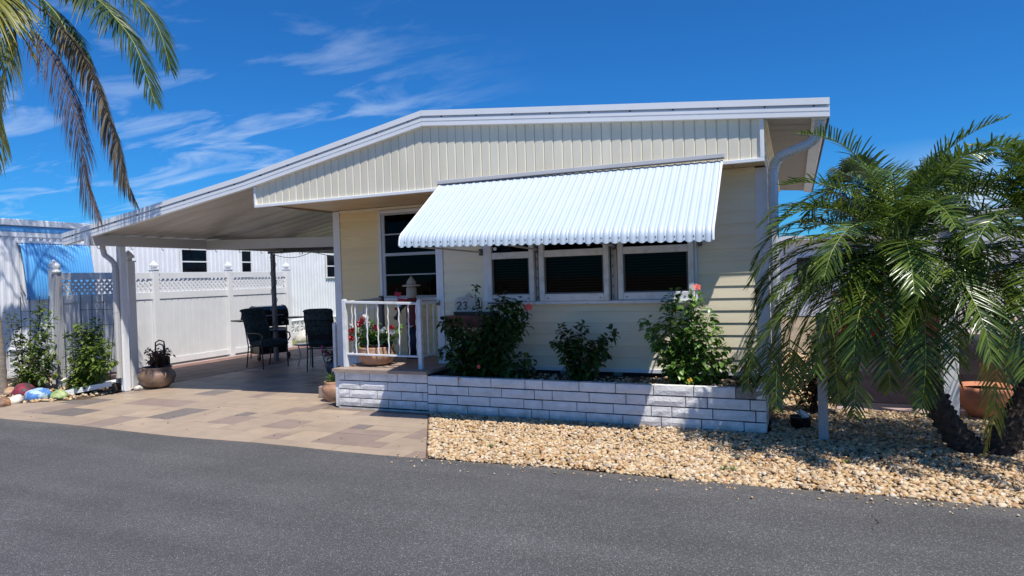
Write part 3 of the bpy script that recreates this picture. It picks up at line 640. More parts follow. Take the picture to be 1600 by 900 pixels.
# ------------------------------------------------------------------ carport: ceiling, posts, beams
def zceil(x): return ztop(x)-.105
for i in range(20):
    ya = 6.62+i*.31; yb_ = ya+.31
    def yy(x, y): return max(y, yf(x)+.045)
    vs = []
    for x in (-10.05, -6.55): vs += [(x, yy(x, ya), zceil(x)), (x, yy(x, ya+.25), zceil(x)), (x, yy(x, ya+.265), zceil(x)-.007), (x, yy(x, yb_-.012), zceil(x)-.007), (x, yy(x, yb_), zceil(x))]
    MB().add(vs, [(k+5, k+6, k+1, k) for k in range(4)]).build('ceiling_panel', CEIL, carport)
XP = -9.545
box1('beam', BEAM, carport, XP-.05, XP+.05, 6.56, 12.8, 2.235, 2.385, b=.004)
box1('beam_end_cap', WHITE, carport, XP-.054, XP+.054, 6.545, 6.559, 2.225, 2.39, b=.002)
barseg('cross_beam', BEAM, carport, (XP+.052, 8.68, 2.30), (-6.49, 8.68, 2.23), .06, .165)
barseg('cross_beam', DARKM, carport, (-9.9, 10.6, 2.27), (-6.49, 10.6, 2.30), .08, .13)
box1('rear_fascia', DARKM, carport, -9.5, -6.5, 12.85, 12.9, 2.25, 2.42)
pm = MB(); pm.box(XP-.045, XP+.045, 7.03, 7.13, .0, 2.232, b=.006); pm.box(XP-.028, XP-.018, 7.022, 7.031, .02, 2.2); pm.box(XP+.018, XP+.028, 7.022, 7.031, .02, 2.2)
pm.build('front_post', WHITE, carport)
pb = MB().box(-9.83, -9.755, 10.55, 10.62, 0, 2.2, b=.005).build('rear_post', mat('dark_grey_post', (.16, .155, .165), .5, .15, 6), carport)
hk = MB().tube([(-9.792+.062*math.cos(t*.7), 10.585+.062*math.sin(t*.7), .5+t*.04) for t in range(42)], .006, 5).build('string_light_wire', BLACK, pb)
for i in range(9):
    y = 6.7+i*.55; MB().tube([(XP, y, 2.236), (XP, y+.01, 2.20), (XP+.01, y+.02, 2.185), (XP+.01, y+.03, 2.20)], .005, 5).build('hook', BLACK, carport)
for i in range(6):
    x = -9.0+i*.4; MB().tube([(x, 10.55, 2.235), (x, 10.54, 2.18), (x+.015, 10.54, 2.165), (x+.02, 10.54, 2.19)], .006, 5).build('hook', BLACK, carport)
wire = [(-9.75+t*.17, 10.5, 2.2-.10*math.sin(math.pi*((t*.17) % 1.05)/1.05)) for t in range(18)]
tag(MB().tube(wire, .006, 5).build('string_lights', DARKM), 'thin wire of string lights sagging under the rear carport beam', 'string lights')
spc = [(XP-.10, 6.86, 2.30), (XP-.10, 6.86, 2.20), (XP-.09, 6.88, 2.10), (XP-.04, 6.93, 2.04), (XP-.01, 6.965, 1.98), (XP-.0, 6.975, 1.88), (XP-.0, 6.975, .6), (XP-.0, 6.975, .22)]
spout(carport, spc, .045, BEAM, 6)
# ------------------------------------------------------------------ window awning of rolled slats
aw = thing('window_awning', 'long white corrugated metal awning over the three front windows', 'awning', (-2.2, 6.9, 2.1))
XA0, XA1 = -3.80, -.645; NS = 38; aw_w = (XA1-XA0)/NS
def awprof(x):
    yt = yf(x)-.03; yo = 5.93+(x-XA0)/(XA1-XA0)*.12; zt = 2.685; zo = 2.055-.085*(x-XA0)/(XA1-XA0)
    pts = []; 
    for k in range(5): t = k/5; pts.append((yt+(yo+.10-yt)*t, zt+(zo+.045-zt)*t))
    pts += [(yo+.10, zo+.045), (yo+.05, zo+.012), (yo+.018, zo-.025), (yo+.004, zo-.07), (yo, zo-.115)]
    return pts
for i in range(NS):
    xa = XA0+i*aw_w; pr_ = awprof(xa+aw_w/2); vs = []; ns = 11
    for j, (y, z) in enumerate(pr_):
        a = pr_[max(j-1, 0)]; b = pr_[min(j+1, len(pr_)-1)]; ty, tz = b[0]-a[0], b[1]-a[1]; l_ = math.hypot(ty, tz); ny, nz_ = tz/l_, -ty/l_
        if nz_ < 0 and j < 3: ny, nz_ = -ny, -nz_
        ny, nz_ = (tz/l_, -ty/l_)
        for s in range(ns+1):
            q = s/ns; h_ = .009*math.sin(math.pi*q/.64)**.8 if 0 < q < .64 else .003*math.sin(math.pi*(q-.68)/.3) if .68 < q < .98 else -.003
            x = xa+q*aw_w*1.06; e = -.018*math.sin(math.pi*min(1, q/.9)) if j == len(pr_)-1 else 0
            vs.append((x, y+ny*h_, z+nz_*h_+e))
    fs = [(j*(ns+1)+s, j*(ns+1)+s+1, (j+1)*(ns+1)+s+1, (j+1)*(ns+1)+s) for j in range(len(pr_)-1) for s in range(ns)]
    MB().add(vs, [f[::-1] for f in fs], sm=True).build('awning_slat', AWN, aw)
barseg('head_rail', BEAM, aw, (XA0-.02, yf(XA0)-.035, 2.71), (XA1+.02, yf(XA1)-.035, 2.735), .05, .045)
barseg('head_rail_lip', DARKM, aw, (XA0-.02, yf(XA0)-.045, 2.683), (XA1+.02, yf(XA1)-.045, 2.708), .045, .008, b=0)
for x, dx in ((XA0+.012, 0), (XA1-.008, 0)):
    pr_ = awprof(x); MB().tube([(x, y, z+.0) for y, z in pr_], .014, 6).build('edge_trim', WHITE, aw)
for z_ in (.0,):
    barseg('stiffener_bar', BEAM, aw, (XA0+.02, 5.99, 1.955), (XA1-.02, 6.11, 1.885), .02, .02)
for xw, xo in ((-3.57, -3.72), (-2.82, -2.82), (-1.89, -1.89), (-.94, -.76)):
    barseg('support_arm', BEAM, aw, (xw, YW-.05, 1.90), (xo, 6.10, 1.94), .016, .02); box1('arm_bracket', DARKM, aw, xw-.02, xw+.02, YW-.08, YW-.02, 1.86, 1.94)
sm = MB()
for i in range(NS):
    x = XA0+(i+.93)*aw_w; pr_ = awprof(x); sm.obox((x, pr_[8][0]-.004, pr_[8][1]-.01), (.009, .006, .014))
sm.build('awning_screws', DARKM, aw, kind='stuff')
# ------------------------------------------------------------------ block planter and porch
planter = thing('block_planter', 'long low planter of white painted slump blocks under the windows', 'planter', (-2.1, 6.85, 0))
porch = thing('porch', 'raised porch of white painted blocks with a brown slab top', 'porch', (-4.7, 7.4, 0))
def block(parent, p, q, z0, z1, th, m=BRICKW, name='brick'):
    """p,q ends of front face (x,y)"""
    p, q = Vector((*p, 0)), Vector((*q, 0)); d = (q-p); l_ = d.length; d.normalize(); nrm = V(-d.y, d.x, 0)
    vs = []; nx, nz_ = max(2, int(l_/.08)), 2
    for j in range(nz_+1):
        for i in range(nx+1):
            e = (i in (0, nx)) or (j in (0, nz_)); b = .006 if e else 0
            pos = p+d*(l_*i/nx)+nrm*(b-(0 if e else R.uniform(0, .004))); vs.append((pos.x, pos.y, z0+(z1-z0)*j/nz_))
    o_ = len(vs); fs = [(j*(nx+1)+i, j*(nx+1)+i+1, (j+1)*(nx+1)+i+1, (j+1)*(nx+1)+i) for j in range(nz_) for i in range(nx)]
    c = [p+nrm*.008, q+nrm*.008, q+nrm*th, p+nrm*th]
    vs += [(a.x, a.y, z) for z in (z0, z1) for a in c]
    fs += [(o_+1, o_+2, o_+6, o_+5), (o_+3, o_, o_+4, o_+7), (o_+4, o_+5, o_+6, o_+7)]
    return MB().add(vs, fs).build(name, m, parent)
def course(parent, P, Q, z0, z1, first, L=.40, th=.09, gap=.009, specials=()):
    P_, Q_ = Vector(P), Vector(Q); tot = (Q_-P_).length; d = (Q_-P_)/tot; s = 0; k = 0; lens = list(first)
    while s < tot-.01:
        l_ = lens[k] if k < len(lens) else L+R.choice([0, 0, 0, .0, -.19, .02])
        e = min(s+l_, tot); 
        if tot-e < .07: e = tot
        m = BRICKD if (s > tot-.62 and z1 > .40 and parent is planter) else BRICKW
        block(parent, P_+d*(s+gap/2), P_+d*(e-gap/2), z0+.006, z1-.006+R.uniform(-.002, .002), th, m); s = e; k += 1
PA, PB, PC = (-5.345, 6.845), (-4.045, 6.84), (-.275, 6.765)
zc = [0.008, .113, .222, .331, .440]
firsts = [[.33, .41, .39], [.16, .42, .35, .3], [.33, .41, .4], [.10, .38, .40, .42]]
for r_ in range(4):
    course(porch, PA, PB, zc[r_]+.015, zc[r_+1]+.015 if r_ < 3 else .455, firsts[r_])
    course(planter, PB, PC, zc[r_]-.0, zc[r_+1], [[.12, .41, .40], [.40, .42, .42, .22], [.12, .43, .42], [.42, .42, .42]][r_])
    course(planter, PC, (-.275, 7.45), zc[r_], zc[r_+1], [[.2], [.4], [.2], [.4]][r_])
# mortar cores
def core(parent, P, Q, z0, z1):
    P_, Q_ = Vector((*P, 0)), Vector((*Q, 0)); d = (Q_-P_).normalized(); n_ = V(-d.y, d.x, 0)
    MB().prism([(P_+n_*.022)+V(0, 0, z0), (Q_+n_*.022)+V(0, 0, z0), (Q_+n_*.085)+V(0, 0, z0), (P_+n_*.085)+V(0, 0, z0)], (0, 0, z1-z0)).build('mortar', MORT, parent)
core(planter, PB, (-.29, 6.765), -.01, .432); core(planter, (-.275, 6.78), (-.275, 7.44), -.01, .432); core(porch, PA, PB, -.01, .45)
fd = MB(); fd.prism([(-5.35, 6.85, -.02), (-4.05, 6.852, -.02), (-.29, 6.775, -.02), (-.29, 6.9, -.02), (-5.35, 6.95, -.02)], (0, 0, .03)); fd.build('footing', BRICKW, planter)
# soil with leaf litter
so_ = MB(); nx, ny = 40, 8; vs = []
for j in range(ny+1):
    for i in range(nx+1): vs.append((-4.0+3.68*i/nx, 6.87+.68*j/ny, .385+R.uniform(-.02, .025)+.02*j/ny))
so_.add(vs, [(j*(nx+1)+i, j*(nx+1)+i+1, (j+1)*(nx+1)+i+1, (j+1)*(nx+1)+i) for j in range(ny) for i in range(nx)], sm=True); so_.build('soil', SOIL, planter)
o = pebbles('planter_gravel', lambda x, y: True, -3.98, -.36, 6.88, 7.46, 520, .012, .026, 11, zf=lambda x, y: .40, fine=False); tag(o, 'sparse gravel lying on the soil of the block planter', 'gravel')
MB().box(-5.32, -4.05, 6.95, 8.33, .0, .44).build('porch_core', MORT, porch)
cp = [(-5.40, 6.80), (-4.03, 6.795), (-4.03, 7.45), (-4.15, 7.47), (-4.15, 8.32), (-5.47, 8.32)]
MB().prism([(x, y, .457) for x, y in cp], (0, 0, .036)).build('porch_slab', CAPB, porch)
for (xa, xb, z) in ((-5.75, -5.42, .31), (-6.08, -5.75, .155)): box1('step', CAPB, porch, xa, xb-.003, 7.35, 8.3, 0, z, b=.008)
box1('side_wall', BRICKW, porch, -5.40, -5.33, 6.86, 8.3, .01, .455)
# railings
rl = thing('porch_railing', 'white metal porch railing with wavy balusters and square posts', 'railing', (-4.77, 7.0, .493))
ZF = .493
def post(parent, x, y, z0, z1, w_=.052, m=RAILW):
    P_ = MB().box(x-w_/2, x+w_/2, y-w_/2, y+w_/2, z0, z1, b=.004).build('post', m, parent); MB().box(x-w_*.35, x+w_*.35, y-w_*.35, y+w_*.35, z1, z1+.01).build('post_cap', m, P_); return P_
post(rl, -5.325, 7.0, ZF, 1.355); post(rl, -4.215, 7.0, ZF, 1.335)
post(rl, -5.44, 8.0, ZF, 1.36, .06, DARKM)  # rear post made dark to stand for its shade by the wall
def rail(p, q, h_=.03, w_=.04): barseg('rail', RAILW, rl, p, q, w_, h_)
rail((-5.298, 7.0, 1.325), (-4.242, 7.0, 1.295)); rail((-5.298, 7.0, .660), (-4.242, 7.0, .645), .022, .03)
rail((-5.33, 7.03, 1.32), (-5.44, 7.97, 1.33)); rail((-5.33, 7.03, .655), (-5.44, 7.97, .60), .022, .03)
rail((-4.215, 7.03, 1.29), (-4.21, 7.46, 1.30)); rail((-4.215, 7.03, .645), (-4.21, 7.46, .64), .022, .03)
def baluster(x, y, z0, z1, k=0, wav=.0035):
    n_ = 22; MB().tube([(x+wav*math.sin(i*1.25+k), y+wav*.6*math.cos(i*1.25+k), z0+(z1-z0)*i/n_) for i in range(n_+1)], .0095, 6).build('baluster', RAILW, rl)
for k, x in enumerate((-5.162, -4.987, -4.823, -4.671, -4.513, -4.374, -4.262)): baluster(x, 7.0, .665, 1.30, k)
for k, t in enumerate((.16, .32, .48, .64, .8)): baluster(-5.33-.11*t, 7.03+.94*t, .65, 1.315, k)
for k, t in enumerate((.35, .7)): baluster(-4.213, 7.03+.43*t, .65, 1.285, k, .002)
for z in (.66, 1.28): box1('rail_bracket', DARKM, rl, -4.235, -4.185, 7.445, 7.464, z-.03, z+.03)
sr = thing('stair_rail', 'white handrail descending the side steps beside the house corner', 'railing', (-6.2, 7.95, 0))
post(sr, -6.22, 7.93, 0, .985, .05); barseg('handrail', RAILW, sr, (-6.22, 7.93, .96), (-5.49, 7.99, 1.24), .03, .022)
for t in (.25, .5, .75): MB().tube([(-6.22+.73*t, 7.93+.06*t, .12+.3*t), (-6.22+.73*t, 7.93+.06*t, .95+.28*t)], .008, 6).build('baluster', RAILW, sr)
# ------------------------------------------------------------------ foliage builders
def catmull(pts, n):
    P = [Vector(p) for p in pts]; P = [P[0]*2-P[1]]+P+[P[-1]*2-P[-2]]; out = []
    for i in range(1, len(P)-2):
        for k in range(n):
            t = k/n; a, b, c, d = P[i-1:i+3]
            out.append(.5*((2*b)+(c-a)*t+(2*a-5*b+4*c-d)*t*t+(3*b-a-3*c+d)*t**3))
    out.append(P[-2]); return out
def resample(pts, n):
    L_ = [0]
    for a, b in zip(pts, pts[1:]): L_.append(L_[-1]+(b-a).length)
    out = []; j = 0
    for i in range(n):
        s = L_[-1]*i/(n-1)
        while j < len(L_)-2 and L_[j+1] < s: j += 1
        t = (s-L_[j])/max(1e-9, L_[j+1]-L_[j]); out.append(pts[j].lerp(pts[j+1], min(1, t)))
    return out, L_[-1]
def leaflets(P, rng, nper, llen, lw, fwd=(35, 60), up=.25, droop=.35, start=.12, ragged=.1, side=None, sidebend=0, twist=0, segs=4):
    """P: resampled spine. returns verts, quads, attr"""
    n = len(P); vs = []; fs = []; at = []
    for i in range(nper):
        f = start+(1-start)*(i+rng.random()*.5)/nper; k = min(n-2, int(f*(n-1))); t_ = f*(n-1)-k; p = P[k].lerp(P[k+1], t_); T = (P[k+1]-P[k]).normalized()
        S0 = T.cross(V(0, 0, 1)); S0 = S0.normalized() if S0.length > .15 else (side or V(1, 0, 0)); 
        if side is not None:
            S0 = (side-T*side.dot(T)).normalized()
        Nn = S0.cross(T).normalized()
        if Nn.z < 0: Nn = -Nn
        prof = math.sin(math.pi*min(1, .18+.80*f))**.55 if f < .9 else math.sin(math.pi*min(1, .18+.80*f))**.55*.95
        for sg in (-1, 1):
            if rng.random() < ragged*.3: continue
            l_ = llen*prof*rng.uniform(.85, 1.1); a = math.radians(fwd[0]+(fwd[1]-fwd[0])*f+rng.uniform(-7, 7))
            D = (S0*sg*math.cos(a)+T*math.sin(a)+Nn*(up*rng.uniform(.3, 1.3))).normalized(); wv = T.cross(D).cross(D).normalized() if T.cross(D).length > .01 else Nn
            wv = (T-D*T.dot(D)).normalized()*math.cos(twist)+Nn*math.sin(twist)+Nn*rng.uniform(-.25, .25); wv.normalize()
            Nl = D.cross(wv); o_ = len(vs); q = p+D*.0; ww = lw*rng.uniform(.8, 1.15)
            dr = droop*rng.uniform(.6, 1.4)
            for s in range(segs+1):
                u = s/segs; c = p+D*(l_*u)+V(0, 0, -1)*(dr*l_*u*u); wd = ww*(.55+.45*math.sin(math.pi*min(1, u*1.4+.1)) if u < .7 else 1.0*(1-u)/.3*.9+.04)
                vs += [c-wv*wd/2, c+Nl*wd*.16, c+wv*wd/2]
            c_ = rng.random()
            for s in range(segs):
                b = o_+s*3; fs += [(b, b+1, b+4, b+3), (b+1, b+2, b+5, b+4)]; at += [c_, c_]
    return vs, fs, at
def frond(parent, spine, rng, mt, rm, nper=34, llen=.24, lw=.013, name='frond', rr=.009, **k):
    P, L_ = resample(catmull(spine, 8), 26); vs, fs, at = leaflets(P, rng, nper, llen, lw, **k)
    mb = MB(); mb.tube(P, [rr*(1-.8*i/25) for i in range(26)], 5)
    base = worldloc(parent); o_ = len(vs); allv = vs+[Vector(p) for p in mb.v]; fq = fs+[tuple(i+o_ for i in f) for f in mb.f if len(f) == 4]
    arr = np.array([tuple(p-base) for p in allv]); me = fastmesh(name, arr, np.array(fq), np.array(at+[.5]*(len(fq)-len(fs))), [mt, rm])
    me.polygons.foreach_set('material_index', [0]*len(fs)+[1]*(len(fq)-len(fs))); o = bpy.data.objects.new(name, me); COL.objects.link(o); o.parent = parent; WL[o.name] = base; return o
def gspine(c, az, e0, bend, length, rng, n=7):
    p = Vector(c); out = [p.copy()]; h = V(math.cos(az), math.sin(az), 0)
    for i in range(n):
        e = e0-bend*((i+.5)/n)**1.15; d = h*math.cos(e)+V(0, 0, math.sin(e)); p = p+d*(length/n); out.append(p.copy())
    return out
def trunk(parent, pts, rad, m, knobs=0, rng=R, name='trunk'):
    P = catmull(pts, 8); k = len(P); rd = [rad[0]+(rad[1]-rad[0])*i/(k-1) for i in range(k)]; rd = [r_*(1+.06*(-1)**i) for i, r_ in enumerate(rd)]
    T_ = MB().tube(P, rd, 12).build(name, m, parent)
    if knobs:
        mb = MB()
        for i in range(knobs):
            f = i/knobs*(k-2); j = int(f); p = P[j].lerp(P[j+1], f-j); t = (P[j+1]-P[j]).normalized(); a = i*2.4; u = t.cross(V(0, 1, 0)).normalized(); w_ = t.cross(u)
            d = u*math.cos(a)+w_*math.sin(a); c = p+d*rd[j]*.95; mb.obox(c, (.045, .035, .035), (d+t*.9).to_track_quat('X', 'Z').to_matrix(), .006)
        mb.build('leaf_stubs', m, T_, kind='stuff')
    return T_
# ------------------------------------------------------------------ pygmy date palms on the right
rng = random.Random(5)
pA = thing('date_palm', 'leaning pygmy date palm with arching fronds nearest the right corner of the house', 'palm tree', (1.36, 6.6, 0), 'pygmy date palms in the gravel')
pB = thing('date_palm', 'pygmy date palm leaning right out of frame from the same clump', 'palm tree', (1.52, 6.63, 0), 'pygmy date palms in the gravel')
CA = V(.81, 6.45, 1.71); CB = V(1.86, 6.48, 1.71)
trunk(pA, [(1.36, 6.58, -.03), (1.24, 6.6, .12), (1.09, 6.62, .40), (.95, 6.60, .85), (.84, 6.50, 1.35), CA-V(0, 0, -.05)], (.105, .075), BARK, 150, rng)
trunk(pB, [(1.52, 6.62, -.03), (1.60, 6.62, .2), (1.72, 6.65, .42), (1.80, 6.6, .9), (1.84, 6.5, 1.4), CB], (.115, .08), BARK, 150, rng)
def pyf(c, pxs, ys, **k):
    sp = [Vector(c)]+[aty(u, v, y-(.28 if c.z < 3 else 0)) for (u, v), y in zip(pxs, ys)]; return sp
KEY = [
 (pA, CA, [(1392, 330), (1362, 272), (1328, 247)], [6.85, 6.9, 7.0]),
 (pA, CA, [(1330, 335), (1284, 322), (1222, 322), (1187, 352)], [6.6, 6.5, 6.4, 6.35]),
 (pA, CA, [(1320, 370), (1260, 372), (1205, 395), (1168, 448)], [6.5, 6.3, 6.2, 6.15]),
 (pA, CA, [(1330, 400), (1262, 405), (1205, 440), (1182, 492)], [6.7, 6.7, 6.7, 6.7]),
 (pA, CA, [(1330, 410), (1265, 445), (1225, 490), (1185, 535), (1170, 580)], [6.4, 6.2, 6.1, 6.05, 6.05]),
 (pA, CA, [(1345, 420), (1305, 470), (1280, 530), (1272, 590)], [6.3, 6.1, 6.0, 6.0]),
 (pA, CA, [(1320, 360), (1255, 345), (1200, 375), (1175, 420)], [6.7, 6.6, 6.5, 6.5]),
 (pA, CA, [(1325, 385), (1250, 395), (1195, 440), (1172, 505)], [6.9, 6.9, 6.9, 6.9]),
 (pA, CA, [(1335, 405), (1270, 430), (1225, 490), (1200, 570)], [6.6, 6.5, 6.5, 6.5]),
 (pA, CA, [(1340, 420), (1285, 460), (1250, 530), (1240, 600)], [6.4, 6.3, 6.3, 6.3]),
 (pA, CA, [(1350, 430), (1315, 490), (1305, 560), (1312, 630)], [6.6, 6.5, 6.5, 6.5]),
 (pA, CA, [(1360, 345), (1300, 300), (1250, 318), (1215, 345)], [6.9, 7.0, 7.0, 7.0]),
 (pA, CA, [(1390, 440), (1392, 500), (1388, 560), (1392, 610)], [6.5, 6.4, 6.3, 6.3]),
 (pA, CA, [(1440, 380), (1480, 385), (1515, 420), (1530, 480)], [6.5, 6.4, 6.3, 6.3]),
 (pA, CA, [(1400, 340), (1425, 285), (1450, 262), (1478, 262)], [6.8, 6.8, 6.8, 6.8]),
 (pA, CA, [(1375, 330), (1350, 290), (1320, 275), (1290, 285)], [6.9, 7.0, 7.1, 7.2]),
 (pB, CB, [(1600, 330), (1585, 270), (1560, 240), (1535, 250)], [6.8, 6.8, 6.8, 6.8]),
 (pA, CA, [(1330, 425), (1255, 470), (1218, 550), (1212, 640)], [6.4, 6.25, 6.2, 6.2]),
 (pA, CA, [(1300, 400), (1215, 450), (1178, 520), (1168, 610)], [6.6, 6.5, 6.5, 6.5]),
 (pA, CA, [(1300, 420), (1240, 500), (1235, 590), (1250, 650)], [6.9, 6.9, 6.9, 6.9]),
 (pA, CA, [(1385, 435), (1370, 480), (1352, 530), (1338, 600), (1334, 650)], [6.4, 6.15, 6.0, 6.0, 6.0]),
 (pA, CA, [(1425, 395), (1442, 415), (1440, 450), (1425, 490), (1408, 530)], [6.4, 6.2, 6.1, 6.05, 6.0]),
 (pA, CA, [(1425, 430), (1442, 480), (1446, 530), (1446, 580), (1440, 640)], [6.5, 6.3, 6.2, 6.15, 6.1]),
 (pA, CA, [(1300, 430), (1230, 470), (1200, 530), (1205, 600), (1220, 640)], [6.8, 6.8, 6.8, 6.8, 6.8]),
 (pA, CA, [(1451, 293), (1480, 265), (1511, 243), (1550, 238)], [6.9, 6.9, 6.9, 6.9]),
 (pA, CA, [(1410, 330), (1440, 290), (1400, 262), (1385, 250)][:1]+[(1440, 320), (1480, 345), (1500, 400)], [6.8, 6.7, 6.6, 6.6]),
 (pA, CA, [(1365, 300), (1320, 290), (1280, 310), (1255, 350)], [7.0, 7.1, 7.2, 7.3]),
 (pB, CB, [(1600, 360), (1545, 358), (1505, 365), (1475, 395)], [6.7, 6.5, 6.4, 6.3]),
 (pB, CB, [(1590, 300), (1550, 272), (1510, 290), (1480, 350)], [6.9, 6.9, 6.9, 6.9]),
 (pB, CB, [(1600, 430), (1560, 460), (1548, 500), (1562, 545), (1578, 600)], [6.5, 6.3, 6.2, 6.15, 6.1]),
 (pB, CB, [(1600, 410), (1535, 425), (1500, 470), (1490, 540), (1500, 600)], [6.6, 6.5, 6.4, 6.4, 6.4]),
 (pB, CB, [(1610, 250), (1640, 230)], [6.9, 6.9]),
 (pB, CB, [(1620, 300), (1590, 240), (1560, 232)][:2]+[(1570, 225)], [6.8, 6.7, 6.6]),
]
for par, c, pxs, ys in KEY:
    frond(par, pyf(c, pxs, ys), rng, PALMG, RACH, 60, .27, .0155, up=.22, droop=.28, start=.12, fwd=(20, 50), side=(V(-.1, .25, 1) if pxs[-1][1] < 245 and len(pxs) == 4 else None))
fy = frond(pB, pyf(CB, [(1600, 450), (1565, 520), (1556, 600), (1552, 655), (1538, 708)], [6.4, 6.1, 6.0, 6.0, 6.0]), rng, PALMY, RACH, 36, .2, .016, up=.1, droop=.5, start=.3, fwd=(30, 65)); fy['label'] = 'yellowing drooping frond'
def crown(par, c, n_, L0, seed, azr=(0, 360), e_rng=(-30, 80)):
    g = random.Random(seed)
    for i in range(n_):
        az = math.radians(azr[0]+(azr[1]-azr[0])*((i*.618) % 1)+g.uniform(-9, 9)); f = i/n_; e0 = math.radians(e_rng[1]-(e_rng[1]-e_rng[0])*f)
        bend = math.radians(g.uniform(75, 115)*(1 if f < .7 else .75)); sp = gspine(Vector(c)+V(math.cos(az), math.sin(az), 0)*.05, az, e0, bend, L0*g.uniform(.85, 1.1), g)
        if any(p.x < -.19 and p.y > 7.3 for p in sp) or sp[-1].z < .12: 
            sp = gspine(Vector(c), az, e0, bend, L0*.72, g)
        frond(par, sp, g, PALMG, RACH, 46, .26, .015, up=.55 if f < .45 else .25, droop=.22 if f < .45 else .3, start=.2, fwd=(20, 52))
crown(pA, CA, 29, 1.4, 31, e_rng=(-18, 92)); crown(pB, CB, 29, 1.42, 47, e_rng=(-18, 92))
# spent brown fibre under the crowns
for par, c in ((pA, CA), (pB, CB)):
    mb = MB()
    for i in range(60):
        a = R.uniform(0, 6.28); z = R.uniform(-.35, .05); d = V(math.cos(a), math.sin(a), 0); mb.tube([c+V(0, 0, z)+d*.06, c+V(0, 0, z+.08)+d*.13, c+V(0, 0, z+.02)+d*.2], [.008, .005, .002], 4)
    mb.build('leaf_bases', BARK, par, kind='stuff')
# ------------------------------------------------------------------ tall palm on the left
tp = thing('tall_palm', 'tall palm at the left edge with green and dead brown hanging fronds', 'palm tree', (-11.2, 6.3, 0))
CT = V(-11.0, 6.4, 6.35)
trunk(tp, [(-11.31, 6.3, -.05), (-11.36, 6.3, .8), (-11.52, 6.3, 2.0), (-11.75, 6.3, 3.5), (-11.5, 6.35, 5.2), CT], (.105, .09), BARKL, 0, rng)
TALL = [
 ([(15, 10), (12, 90), (-2, 170), (-8, 250)], [6.1, 6.0, 5.9, 5.9], PALMY, dict(llen=.62, lw=.024, nper=74)),
 ([(25, -15), (-10, 60), (-30, 140), (-35, 220)], [6.2, 6.1, 6.1, 6.1], PALMD, dict(llen=.62, lw=.024, nper=74)),
 ([(-10, -5), (-25, 40), (-45, 120)], [5.9, 5.7, 5.6], PALMY, dict(llen=.6, lw=.024, nper=66)),
 ([(44, 40), (75, 75), (95, 111), (112, 160), (127, 215), (134, 280), (155, 342)], [6.3, 6.3, 6.3, 6.3, 6.3, 6.3, 6.3], PALMDEAD, dict(llen=.44, lw=.010, nper=130)),
 ([(60, 12), (92, 36), (128, 85), (155, 148), (179, 218), (190, 268), (212, 315)], [6.6]*7, PALMDRY, dict(llen=.36, lw=.015, nper=150)),
 ([(55, -10), (88, 22), (110, 60), (132, 105)], [6.7, 6.8, 6.8, 6.8], PALMD, dict(llen=.5, lw=.022, nper=74)),
 ([(90, -30), (150, -2), (180, 28), (208, 65), (226, 110), (242, 160)], [6.4, 6.3, 6.2, 6.2, 6.2, 6.2], PALMD, dict(llen=.55, lw=.022, nper=88)),
 ([(100, -50), (175, -25), (222, 5), (250, 50), (266, 108)], [6.9]*5, PALMD, dict(llen=.55, lw=.022, nper=84)),
 ([(80, -40), (110, -22), (160, 0), (190, 45)], [6.9, 7, 7, 7], PALMD, dict(llen=.5, lw=.022, nper=66)),
]
for pxs, ys, mt, kw in TALL:
    dead = mt in (PALMDEAD, PALMDRY)
    frond(tp, pyf(CT, pxs, ys), rng, mt, RACHD if dead else RACH, rr=.017, up=.0 if dead else .12, droop=.95 if dead else .6, start=.22 if not dead else .28, fwd=(45, 70) if dead else (35, 60), **kw)
g = random.Random(77)
for i in range(4):
    az = math.radians(110+i*40); frond(tp, gspine(CT, az, math.radians(70-9*i % 60), math.radians(95), 2.3, g), g, PALMD, RACH, 46, .5, .022, up=.2, droop=.5, start=.2, rr=.017)
